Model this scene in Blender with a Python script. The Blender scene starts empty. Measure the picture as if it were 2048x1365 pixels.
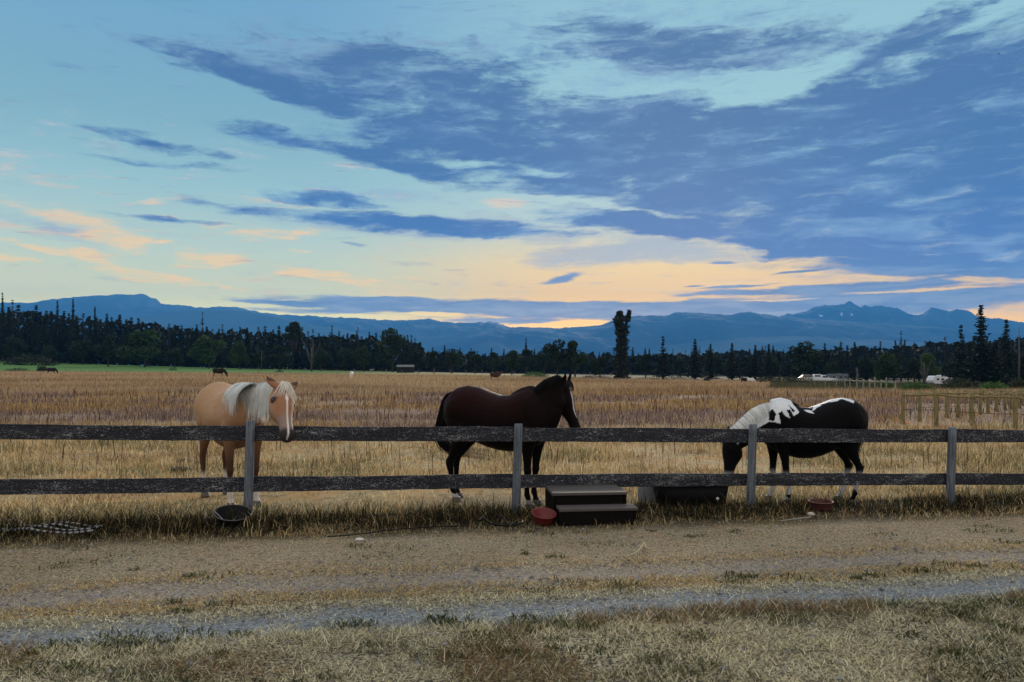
import bpy, math, random
import numpy as np
from mathutils import Vector, Matrix

# ---------------------------------------------------------------- camera / world / sun
scene = bpy.context.scene
COL = scene.collection
F, HZ, CX, CH = 1490.0, 735.0, 1024.0, 1.7          # focal length and horizon in photo pixels, eye height
cam_data = bpy.data.cameras.new('camera')
cam = bpy.data.objects.new('camera', cam_data); COL.objects.link(cam)
cam.location = (0, 0, CH); cam.rotation_euler = (math.radians(90), 0, 0)
cam_data.sensor_width = 36.0; cam_data.lens = 36.0 * F / 2048
cam_data.shift_y = (HZ - 682.5) / 2048
cam_data.clip_start = 0.1; cam_data.clip_end = 25000
scene.camera = cam
vs = scene.view_settings
vs.view_transform = 'Standard'; vs.look = 'None'; vs.exposure = 0.18; vs.gamma = 1.0; vs.use_curve_mapping = False
scene.cycles.max_bounces = 6; scene.cycles.transparent_max_bounces = 6; scene.cycles.volume_bounces = 0

def lin(c):
    return tuple((v/255/12.92 if v/255 <= .04045 else ((v/255+.055)/1.055)**2.4) for v in c)
def lin4(c): return lin(c) + (1.0,)

SUN_AZ, SUN_EL = 12.0, 10.0                           # degrees right of the view axis, above the horizon
world = bpy.data.worlds.new("World"); scene.world = world; world.use_nodes = True
world.cycles.sampling_method = 'MANUAL'; world.cycles.sample_map_resolution = 512

class NT:
    """tiny helper to write node trees"""
    def __init__(s, tree): s.t = tree; s.n = tree.nodes; s.l = tree.links
    def put(s, sock, v):
        if v is None: return
        if isinstance(v, bpy.types.NodeSocket): s.l.new(v, sock)
        elif isinstance(v, (tuple, list)) and len(v) == 3 and sock.type == 'RGBA': sock.default_value = tuple(v)+(1,)
        else: sock.default_value = v
    def node(s, typ, **kw):
        n = s.n.new(typ)
        for k, v in kw.items(): setattr(n, k, v)
        return n
    def m(s, op, a, b=None, c=None, clamp=False):
        n = s.node('ShaderNodeMath', operation=op, use_clamp=clamp)
        for i, v in enumerate((a, b, c)): s.put(n.inputs[i], v)
        return n.outputs[0]
    def vm(s, op, a, b=None):
        n = s.node('ShaderNodeVectorMath', operation=op)
        s.put(n.inputs[0], a); s.put(n.inputs[1], b)
        return n.outputs[0]
    def mr(s, v, a, b, c=0.0, d=1.0, smooth=True):
        n = s.node('ShaderNodeMapRange', interpolation_type='SMOOTHSTEP' if smooth else 'LINEAR')
        for i, x in enumerate((v, a, b, c, d)): s.put(n.inputs[i], x)
        return n.outputs[0]
    def mix(s, f, a, b, blend='MIX'):
        n = s.node('ShaderNodeMix', data_type='RGBA', blend_type=blend)
        s.put(n.inputs['Factor'], f); s.put(n.inputs[6], a); s.put(n.inputs[7], b)
        return n.outputs[2]
    def ramp(s, f, stops, interp='LINEAR'):
        n = s.node('ShaderNodeValToRGB'); cr = n.color_ramp; cr.interpolation = interp
        while len(cr.elements) < len(stops): cr.elements.new(0.5)
        for e, (p, c) in zip(cr.elements, stops): e.position = p; e.color = tuple(c)[:3]+(1,)
        s.put(n.inputs[0], f); return n.outputs[0]
    def noise(s, vec, scale, detail=4, rough=.55, dist=0.0, color=False):
        n = s.node('ShaderNodeTexNoise'); s.put(n.inputs['Vector'], vec)
        n.inputs['Scale'].default_value = scale; n.inputs['Detail'].default_value = detail
        n.inputs['Roughness'].default_value = rough; n.inputs['Distortion'].default_value = dist
        return n.outputs[1 if color else 0]
    def mapping(s, vec, loc=(0,0,0), rot=(0,0,0), scale=(1,1,1), typ='POINT'):
        n = s.node('ShaderNodeMapping', vector_type=typ); s.put(n.inputs[0], vec)
        n.inputs[1].default_value = loc; n.inputs[2].default_value = rot; n.inputs[3].default_value = scale
        return n.outputs[0]

def ang(px, py):
    return (math.degrees(math.atan((px-CX)/F)), math.degrees(math.atan((HZ-py)/math.hypot(F, px-CX))))

def build_world():
    w = NT(world.node_tree); w.n.clear()
    out = w.node('ShaderNodeOutputWorld')
    tc = w.node('ShaderNodeTexCoord').outputs['Generated']
    sep = w.node('ShaderNodeSeparateXYZ'); w.put(sep.inputs[0], tc)
    az = w.m('MULTIPLY', w.m('ARCTAN2', sep.outputs[0], sep.outputs[1]), 57.29578)
    el = w.m('MULTIPLY', w.m('ARCSINE', sep.outputs[2]), 57.29578)
    cmb = w.node('ShaderNodeCombineXYZ'); w.put(cmb.inputs[0], az); w.put(cmb.inputs[1], el)
    P = cmb.outputs[0]
    # wisp warp: long streaks, finer near the horizon
    st1 = w.mapping(P, rot=(0, 0, math.radians(10)), scale=(.10, .42, 1))
    wc = w.noise(st1, 1.0, 5, .6, 0.3, color=True)
    off = w.vm('MULTIPLY', w.vm('SUBTRACT', wc, (.5, .5, .5)), (5.5, 2.4, 0))
    PW = w.vm('ADD', P, off)
    off2 = w.vm('MULTIPLY', w.vm('SUBTRACT', wc, (.5, .5, .5)), (3.0, 1.1, 0))
    PL = w.vm('ADD', P, off2)
    def field(vec, blobs):
        acc = None
        for (cx, cy, rx, ry, a, wt) in blobs:
            A, E = ang(cx, cy)
            mp = w.mapping(vec, loc=(A, E, 0), rot=(0, 0, math.radians(-a)), scale=(rx*.0372, ry*.0372, 1), typ='TEXTURE')
            g = w.node('ShaderNodeTexGradient', gradient_type='SPHERICAL'); w.put(g.inputs[0], mp)
            acc = w.m('MULTIPLY_ADD', g.outputs[1], wt, acc if acc is not None else 0.0)
        return acc
    # clear sky, left and right
    e01 = w.m('DIVIDE', el, 60.0, clamp=True)
    L = [(0, (246,212,84)), (3, (230,210,104)), (6.2, (212,206,138)), (9, (190,204,172)), (12.5, (164,198,190)), (17, (136,180,188)), (24, (122,170,198)), (32, (112,164,204)), (60, (160,190,212))]
    R = [(0, (255,208,60)), (3, (255,188,20)), (5.5, (255,194,40)), (8, (252,208,104)), (11, (196,208,190)), (15, (170,208,205)), (22, (160,203,210)), (30, (150,190,208)), (60, (160,190,212))]
    cl = w.ramp(e01, [(e/60, lin(c)) for e, c in L]); crr = w.ramp(e01, [(e/60, lin(c)) for e, c in R])
    lr = w.m('MULTIPLY', w.mr(az, -17, 6), w.mr(az, 60, 110, 1, 0))
    clear = w.mix(lr, cl, crr)
    unseen_sky = w.m('MAXIMUM', w.mr(el, 30, 52), w.mr(w.m('ABSOLUTE', az), 48, 95))
    clear = w.mix(unseen_sky, clear, w.ramp(e01, [(0, lin((188,176,164))), (.4, lin((190,186,184))), (1, lin((196,194,192)))]))  # sky out of view, overhead and behind, set neutral grey to light the ground
    # fbm used by all cloud edges
    st2 = w.mapping(PW, rot=(0, 0, math.radians(14)), scale=(.20, .62, 1))
    f1a = w.noise(st2, 1.0, 9, .66, 0.6)
    st4 = w.mapping(P, loc=(11, 5, 0), rot=(0, 0, math.radians(-28)), scale=(.22, .95, 1))
    f1b = w.noise(st4, 1.3, 8, .66, 0.9)
    f1 = w.m('MULTIPLY_ADD', w.m('SUBTRACT', f1b, .5), w.mr(el, 4, 16, .30, .60), f1a)
    f1s = w.noise(w.mapping(PL, loc=(2, 8, 0), rot=(0, 0, math.radians(13)), scale=(.16, 1.7, 1)), 1.0, 7, .66, .5)
    f1 = w.m('MULTIPLY_ADD', w.m('SUBTRACT', f1s, .5), .75, f1)
    f1d = w.noise(w.mapping(PL, loc=(5, 1, 0), rot=(0, 0, math.radians(-22)), scale=(.55, 1.5, 1)), 1.6, 6, .68, .6)
    f1 = w.m('MULTIPLY_ADD', w.m('SUBTRACT', f1d, .5), w.mr(el, 8, 18, 0, .55), f1)
    st3 = w.mapping(P, loc=(7, 3, 0), rot=(0, 0, math.radians(3)), scale=(.20, 1.5, 1))
    f2 = w.noise(st3, 1.0, 6, .62, 0.4)
    f1c = w.m('SUBTRACT', f1, .5); f2c = w.m('SUBTRACT', f2, .5)
    # translucent veil of middle cloud
    veil = [(1330,500,330,42,3,1.3), (1150,520,200,25,0,.8), (900,450,330,40,2,.9), (620,440,330,24,3,.9),
            (100,455,130,34,8,1.0), (1250,90,360,110,4,.9), (900,90,300,90,6,.4), (760,385,260,24,3,.6), (1750,610,500,40,1,1.2)]
    va = w.mr(w.m('MULTIPLY_ADD', f1c, 2.0, field(PL, veil)), .05, 1.0)
    vcol = w.ramp(e01, [(0, lin((150,156,164))), (6/60, lin((176,172,160))), (10/60, lin((158,168,172))), (14/60, lin((140,176,200))), (30/60, lin((130,168,198)))])
    c = w.mix(w.m('MULTIPLY', va, .85), clear, vcol)
    # low warm lit cumulus and streaks
    warm = [(130,425,120,20,10,1.1), (60,450,110,22,0,.9), (215,480,90,24,14,1.6), (120,503,170,9,8,1.3), (35,516,60,9,0,1.1), (410,515,80,20,-3,1.6),
            (300,548,140,14,4,1.3), (240,540,70,12,10,1.0), (620,543,90,18,4,1.6), (700,560,120,16,8,1.2), (780,578,80,20,10,1.6), (400,568,40,7,0,1.2), (470,573,40,7,8,1.2),
            (560,470,120,11,-4,1.1), (600,497,50,5,0,.9), (440,455,200,12,3,.6), (325,494,30,8,-8,.9), (805,553,22,6,0,1.4), (845,554,18,5,0,1.3), (885,554,14,4,0,1.2),
            (1010,407,80,18,5,1.1), (330,400,130,7,-8,.8), (1500,560,500,12,-3,.7), (1100,560,260,14,2,.5), (690,245,60,10,-8,.9)]
    wa = w.mr(w.m('MULTIPLY_ADD', w.m('MULTIPLY_ADD', f2c, 1.2, f1c), 3.6, w.m('MINIMUM', w.m('MULTIPLY', field(PW, warm), 1.9), 1.3)), .18, 2.0)
    wa = w.m('MULTIPLY', wa, w.mr(el, 14, 19, 1, 0))
    wcol = w.ramp(e01, [(0, lin((255,200,80))), (7/60, lin((255,204,98))), (10/60, lin((252,206,126))), (14/60, lin((226,212,190)))])
    c = w.mix(w.m('MULTIPLY', wa, .9), c, wcol)
    # high blue-grey cloud
    dark = [(540,155,310,40,10,1.9), (700,130,280,66,8,1.6), (880,165,240,105,8,1.7), (600,190,270,28,14,1.2),
            (310,292,150,15,6,1.25), (330,330,180,9,0,.95), (540,280,135,22,8,1.7),
            (800,285,230,55,0,1.2), (930,290,260,80,5,1.3), (790,328,240,25,8,1.35), (900,360,200,25,12,.8),
            (1250,270,420,120,3,1.8), (1500,320,560,150,2,2.0), (1900,330,480,230,0,2.2), (1850,180,340,160,-18,1.3), (1250,70,280,60,8,1.2),
            (1600,90,420,60,4,1.1), (1420,110,300,60,4,.7), (1200,370,330,60,10,1.0), (1600,440,520,80,8,1.7), (1950,440,380,90,0,1.8),
            (1300,452,330,26,6,1.7), (1600,490,220,22,8,1.5), (1900,530,260,26,4,1.7),
            (660,401,150,13,2,2.1), (700,440,420,16,3,1.5), (860,445,220,24,3,1.7), (1000,460,240,16,3,1.3), (330,438,150,7,2,1.2), (720,483,46,6,2,1.5), (1080,108,90,70,0,.7),
            (1900,60,200,40,-16,.6), (80,452,110,18,0,.6),
            (1300,172,270,30,2,-1.25), (1500,185,150,30,-8,-1.5), (1680,125,170,24,-24,-1.1), (1930,55,200,22,-20,-1.2), (1370,28,260,34,4,-.8), (1050,60,110,90,0,-.7), (1880,12,190,26,0,-.9),
            (1080,345,150,14,6,-1.1), (1290,425,320,9,8,-1.2), (1600,468,200,9,12,-1.0), (1120,398,240,10,4,-1.0), (1320,385,190,12,3,-.5),
            (940,330,60,10,4,-.9), (2000,290,120,26,8,-.6), (820,200,60,30,20,-.5)]
    fd = field(PW, dark)
    fdc = w.m('MINIMUM', fd, 1.55)
    da = w.m('MULTIPLY', w.mr(w.m('MULTIPLY_ADD', f1c, 2.9, fdc), -.22, 1.45), w.mr(fd, .03, .30))
    dcA = w.ramp(e01, [(0, lin((84,104,138))), (6/60, lin((60,92,138))), (9/60, lin((42,84,146))), (13/60, lin((56,94,148))), (20/60, lin((68,102,150))), (27/60, lin((86,118,156))), (45/60, lin((140,150,165)))])
    dcB = w.ramp(e01, [(0, lin((150,162,180))), (9/60, lin((108,142,176))), (16/60, lin((104,142,182))), (22/60, lin((132,162,188))), (30/60, lin((158,182,194))), (45/60, lin((180,184,190)))])
    fm = w.noise(w.mapping(PW, loc=(3, 9, 0), rot=(0, 0, math.radians(8)), scale=(.10, .55, 1)), 1.0, 6, .62, .6)
    dcol = w.mix(w.mr(w.m('ADD', w.m('MULTIPLY_ADD', f1c, -.9, w.m('MULTIPLY', w.m('SUBTRACT', fm, .5), 2.9)), w.m('MULTIPLY', w.mr(fd, .2, 1.8), -.30)), -.42, .38), dcA, dcB)
    c = w.mix(w.m('MULTIPLY', da, .96), c, dcol)
    # thin dark streaks low on the right and the bank on the horizon
    low = [(900,612,520,20,1,2.0), (1300,618,420,22,0,1.9), (1750,605,480,34,-1,2.1), (1700,573,330,11,0,1.9), (1900,545,230,17,4,1.7), (1480,570,130,4,-3,1.4), (1430,588,140,6,-1,1.1),
           (1590,543,60,4,0,1.4), (1630,541,40,4,0,1.2), (1125,557,60,12,-14,1.5), (1380,571,40,4,0,1.3), (1450,525,40,3,0,1.2), (620,610,160,7,0,1.6), (760,600,120,10,-2,1.4), (1050,640,330,14,0,1.2), (700,625,260,10,0,1.2), (1800,520,200,6,4,.9),
           (1150,618,120,5,1,-1.2), (1300,617,160,4,0,-.9), (860,628,70,6,0,-1.9), (1130,648,140,8,-2,-1.6), (1000,612,60,3,0,-1.0), (1830,583,150,4,0,-1.6), (1990,560,110,7,2,-1.5), (1560,597,120,3,0,-1.2), (1740,520,120,5,2,-1.0)]
    la = w.mr(w.m('MULTIPLY_ADD', f2c, 2.6, field(PL, low)), .16, .95)
    lcol = w.mix(w.mr(f2, .38, .66), w.ramp(e01, [(0, lin((92,100,118))), (5/60, lin((82,98,126))), (9/60, lin((70,98,146)))]), w.ramp(e01, [(0, lin((150,148,140))), (5/60, lin((120,128,142))), (9/60, lin((100,128,166)))]))
    c = w.mix(w.m('MULTIPLY', la, .95), c, lcol)
    # thickness of the air along the horizon: the glow is dimmed by the haze box, so the sky itself is brighter there
    boost = w.m('MULTIPLY', w.m('MULTIPLY_ADD', w.m('EXPONENT', w.m('DIVIDE', w.m('MAXIMUM', el, 0.0), -4.4)), 3.7, .92), w.mr(el, 34, 75, 1.0, 2.15))  # overhead, out of view, the sky is also raised to brighten the foreground
    c2 = w.vm('MULTIPLY', c, boost)
    below = w.mix(w.mr(el, -1.0, 0.0), lin((92,92,84)), c2)
    bg = w.node('ShaderNodeBackground'); w.put(bg.inputs[0], below); bg.inputs[1].default_value = WORLD_K
    sky = w.node('ShaderNodeTexSky', sky_type='NISHITA'); sky.sun_disc = False
    sky.sun_elevation = math.radians(SUN_EL); sky.sun_rotation = math.radians(SUN_AZ)
    bg2 = w.node('ShaderNodeBackground'); w.put(bg2.inputs[0], sky.outputs[0]); bg2.inputs[1].default_value = .003
    add = w.node('ShaderNodeAddShader'); w.l.new(bg.outputs[0], add.inputs[0]); w.l.new(bg2.outputs[0], add.inputs[1])
    w.l.new(add.outputs[0], out.inputs[0])
WORLD_K = 1.0
build_world()

sun_data = bpy.data.lights.new('sun', 'SUN'); sun_data.energy = 5.0; sun_data.angle = math.radians(18); sun_data.color = (1.0, .87, .70)
sun = bpy.data.objects.new('sun', sun_data); COL.objects.link(sun)
d = Vector((math.sin(math.radians(SUN_AZ))*math.cos(math.radians(SUN_EL)), math.cos(math.radians(SUN_AZ))*math.cos(math.radians(SUN_EL)), math.sin(math.radians(SUN_EL))))
sun.rotation_euler = d.to_track_quat('Z', 'Y').to_euler()

# ---------------------------------------------------------------- helpers
rng = np.random.default_rng(7)
random.seed(11)
U = random.uniform

def tag(o, label=None, cat=None, group=None, kind=None):
    if label: o['label'] = label
    if cat: o['category'] = cat
    if group: o['group'] = group
    if kind: o['kind'] = kind
    return o
def empty(name, loc=(0,0,0), rz=0.0, label=None, cat=None, group=None):
    o = bpy.data.objects.new(name, None); COL.objects.link(o); o.location = loc; o.rotation_euler = (0, 0, rz); o.empty_display_size = .2
    return tag(o, label, cat, group)
def copy_tree(o, parent=None):
    c = o.copy(); COL.objects.link(c)
    if parent is not None: c.parent = parent
    for ch in list(o.children): copy_tree(ch, c)
    return c

def np_mesh(name, V, Fc, cols=None, smooth=False):
    """V (n,3); Fc list of arrays of equal-size faces; cols per-vertex (n,3)"""
    me = bpy.data.meshes.new(name)
    V = np.asarray(V, dtype=np.float32); arrs = [np.asarray(f, dtype=np.int32) for f in Fc if len(f)]
    loops = np.concatenate([a.ravel() for a in arrs]); tot = np.concatenate([np.full(len(a), a.shape[1], dtype=np.int32) for a in arrs])
    start = np.concatenate([[0], np.cumsum(tot)[:-1]]).astype(np.int32)
    me.vertices.add(len(V)); me.vertices.foreach_set('co', V.ravel())
    me.loops.add(len(loops)); me.loops.foreach_set('vertex_index', loops)
    me.polygons.add(len(tot)); me.polygons.foreach_set('loop_start', start); me.polygons.foreach_set('loop_total', tot)
    if smooth: me.polygons.foreach_set('use_smooth', np.ones(len(tot), dtype=bool))
    me.update(calc_edges=True)
    if cols is not None:
        a = me.color_attributes.new('col', 'FLOAT_COLOR', 'POINT')
        c4 = np.ones((len(V), 4), dtype=np.float32); c4[:, :3] = cols
        a.data.foreach_set('color', c4.ravel())
    return me
def link_mesh(name, me, mat=None, parent=None):
    o = bpy.data.objects.new(name, me); COL.objects.link(o)
    if mat is not None and not me.materials: me.materials.append(mat)
    if parent is not None: o.parent = parent
    return o

class MB:
    """collects shapes into one mesh"""
    def __init__(s): s.v = []; s.f = []; s.c = []; s.cur = (1, 1, 1)
    def add(s, vs_, fs_):
        b = len(s.v); s.v += [tuple(p) for p in vs_]; s.c += [s.cur]*len(vs_)
        s.f += [tuple(i+b for i in f) for f in fs_]
    def box(s, c, size, rz=0.0, taper=1.0, jit=0.0):
        hx, hy, hz = size[0]/2, size[1]/2, size[2]/2
        pts = []
        for z, k in ((-hz, 1.0), (hz, taper)):
            for x, y in ((-hx, -hy), (hx, -hy), (hx, hy), (-hx, hy)):
                X, Y = x*k+U(-jit, jit), y*k+U(-jit, jit)
                pts.append((c[0]+X*math.cos(rz)-Y*math.sin(rz), c[1]+X*math.sin(rz)+Y*math.cos(rz), c[2]+z+U(-jit, jit)))
        s.add(pts, [(0,3,2,1), (4,5,6,7), (0,1,5,4), (1,2,6,5), (2,3,7,6), (3,0,4,7)])
    def tube(s, pts, rad, n=8, cap=True, flat=1.0):
        pts = [Vector(p) for p in pts]
        if not hasattr(rad, '__len__'): rad = [rad]*len(pts)
        vs_, up = [], None
        for i, p in enumerate(pts):
            t = (pts[min(i+1, len(pts)-1)]-pts[max(i-1, 0)]).normalized()
            if up is None:
                up = Vector((0, 0, 1)) if abs(t.z) < .9 else Vector((1, 0, 0))
            a = t.cross(up).normalized(); b = a.cross(t).normalized(); up = b
            for k in range(n):
                th = 2*math.pi*k/n
                vs_.append(p + a*math.cos(th)*rad[i] + b*math.sin(th)*rad[i]*flat)
        fs_ = []
        for i in range(len(pts)-1):
            for k in range(n):
                k2 = (k+1) % n
                fs_.append((i*n+k, i*n+k2, (i+1)*n+k2, (i+1)*n+k))
        if cap:
            fs_.append(tuple(range(n-1, -1, -1))); fs_.append(tuple((len(pts)-1)*n+k for k in range(n)))
        s.add(vs_, fs_)
    def loft(s, rings):
        n = len(rings[0]); vs_ = [p for r in rings for p in r]; fs_ = []
        for i in range(len(rings)-1):
            for k in range(n):
                k2 = (k+1) % n; fs_.append((i*n+k, i*n+k2, (i+1)*n+k2, (i+1)*n+k))
        fs_.append(tuple(range(n-1, -1, -1))); fs_.append(tuple((len(rings)-1)*n+k for k in range(n)))
        s.add(vs_, fs_)
    def lathe(s, prof, n=28, c=(0,0,0)):
        vs_ = []
        for r, z in prof:
            for k in range(n):
                th = 2*math.pi*k/n; vs_.append((c[0]+r*math.cos(th), c[1]+r*math.sin(th), c[2]+z))
        fs_ = []
        for i in range(len(prof)-1):
            for k in range(n):
                k2 = (k+1) % n; fs_.append((i*n+k, i*n+k2, (i+1)*n+k2, (i+1)*n+k))
        s.add(vs_, fs_)
    def build(s, name, mat=None, parent=None, smooth=False, bevel=0.0, colors=False):
        me = bpy.data.meshes.new(name); me.from_pydata(s.v, [], s.f); me.update()
        if smooth: me.polygons.foreach_set('use_smooth', [True]*len(me.polygons))
        if colors:
            a = me.color_attributes.new('col', 'FLOAT_COLOR', 'POINT')
            a.data.foreach_set('color', np.hstack([np.array(s.c, dtype=np.float32), np.ones((len(s.c), 1), dtype=np.float32)]).ravel())
        o = link_mesh(name, me, mat, parent)
        if bevel:
            b = o.modifiers.new('bevel', 'BEVEL'); b.width = bevel; b.segments = 2; b.limit_method = 'ANGLE'
        return o

# value noise
_tab = np.random.default_rng(3).random(65536)
def vnoise(x, y, seed=0):
    x = np.asarray(x, dtype=np.float64); y = np.asarray(y, dtype=np.float64)
    xi = np.floor(x).astype(np.int64); yi = np.floor(y).astype(np.int64); fx = x-xi; fy = y-yi
    fx = fx*fx*(3-2*fx); fy = fy*fy*(3-2*fy)
    def h(a, b): return _tab[((a*73856093) ^ (b*19349663) ^ (seed*83492791)) & 65535]
    return (h(xi, yi)*(1-fx)+h(xi+1, yi)*fx)*(1-fy) + (h(xi, yi+1)*(1-fx)+h(xi+1, yi+1)*fx)*fy
def fbm(x, y, oct=4, seed=0):
    a, s_, t = 1.0, 0.0, 0.0
    for o in range(oct):
        s_ = s_ + a*vnoise(x*2**o, y*2**o, seed+o); t += a; a *= .5
    return s_/t

def mat_new(name, rough=.8):
    m_ = bpy.data.materials.new(name); m_.use_nodes = True
    t = NT(m_.node_tree); bs = m_.node_tree.nodes['Principled BSDF']; bs.inputs['Roughness'].default_value = rough
    return m_, t, bs
def simple_mat(name, col, rough=.6, metal=0.0, var=.25, scale=8.0, bump=0.0, spec=.5):
    m_, t, bs = mat_new(name, rough)
    oc = t.node('ShaderNodeTexCoord').outputs['Object']
    n = t.noise(oc, scale, 5, .6)
    lo = tuple(v*(1-var) for v in col); hi = tuple(min(1, v*(1+var)) for v in col)
    t.put(bs.inputs['Base Color'], t.mix(n, lo, hi)); bs.inputs['Metallic'].default_value = metal
    bs.inputs['Specular IOR Level'].default_value = spec
    if bump:
        b = t.node('ShaderNodeBump'); b.inputs['Strength'].default_value = bump; b.inputs['Distance'].default_value = .01; t.put(b.inputs['Height'], n); t.l.new(b.outputs[0], bs.inputs['Normal'])
    return m_
def attr_mat(name, rough=.85, transl=0.0, spec=.2, rand=0.0):
    m_, t, bs = mat_new(name, rough); bs.inputs['Specular IOR Level'].default_value = spec
    a = t.node('ShaderNodeAttribute', attribute_name='col').outputs[0]
    if rand:
        oi = t.node('ShaderNodeObjectInfo').outputs['Random']
        a = t.vm('MULTIPLY', a, t.mix(oi, (1-rand, 1-rand*.9, 1-rand*.6), (1+rand, 1+rand*.9, 1+rand*.5)))
    t.put(bs.inputs['Base Color'], a)
    if transl:
        tr = t.node('ShaderNodeBsdfTranslucent'); t.put(tr.inputs[0], a); mx = t.node('ShaderNodeMixShader'); mx.inputs[0].default_value = transl
        o = m_.node_tree.nodes['Material Output']; t.l.new(bs.outputs[0], mx.inputs[1]); t.l.new(tr.outputs[0], mx.inputs[2]); t.l.new(mx.outputs[0], o.inputs[0])
    return m_

# ---------------------------------------------------------------- ground shape
def wp(px, py, dd): return Vector(((px-CX)/F*dd, dd, CH-(py-HZ)/F*dd))
def gp(px, py, z=0.0):
    dd = (CH-z)*F/(py-HZ); return Vector(((px-CX)/F*dd, dd, z))
EDGE = ([-3000, 0, 500, 900, 1100, 1300, 1600, 1800, 2048, 5000], [742, 745, 748, 752, 756, 760, 764, 767, 769, 772])
TOP = ([-3000, 0, 100, 300, 500, 800, 1000, 1600, 2048, 5000], [716, 722, 726, 732, 738, 744, 748, 756, 758, 760])
def ground_z(X, Y):
    X = np.asarray(X, dtype=np.float64); Y = np.asarray(Y, dtype=np.float64)
    px = CX + F*X/np.maximum(Y, 1.0)
    ze = CH - (np.interp(px, *EDGE)-HZ)*150/F
    zt = CH - (np.interp(px, *TOP)-HZ)*230/F
    a = np.clip((Y-32)/118, 0, 1); b = np.clip((Y-150)/80, 0, 1); c_ = np.clip((Y-260)/200, 0, 1)
    z = ze*a*a*(3-2*a)*(1-b) + zt*b
    z = z*(1-c_) + c_*(-1.0)
    near = np.clip((Y-2)/3, 0, 1)*np.clip((60-Y)/30, 0, 1)
    return z + near*.05*(fbm(X*.8, Y*.8, 3, 40)-.5) + np.clip((Y-14)/20, 0, 1)*np.clip((150-Y)/60, 0, 1)*.25*(fbm(X*.09, Y*.09, 2, 50)-.5)
def gz(x, y): return float(ground_z(np.array([x]), np.array([y]))[0])

# the two wheel ruts run slightly across the view
RA, RB = gp(0, 1268), gp(2048, 1166)
_rd = (RB-RA).normalized(); RN = (-_rd.y, _rd.x)
def across(X, Y): return (X-RA.x)*RN[0] + (Y-RA.y)*RN[1]     # metres from the near rut, away from the camera
FA, FB = gp(498, 1040), gp(1902, 1002)                        # the fence line
_fd = (FB-FA).normalized(); FN = (-_fd.y, _fd.x)
def fence_dist(X, Y): return (X-FA.x)*FN[0] + (Y-FA.y)*FN[1]  # metres behind the fence line

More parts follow.
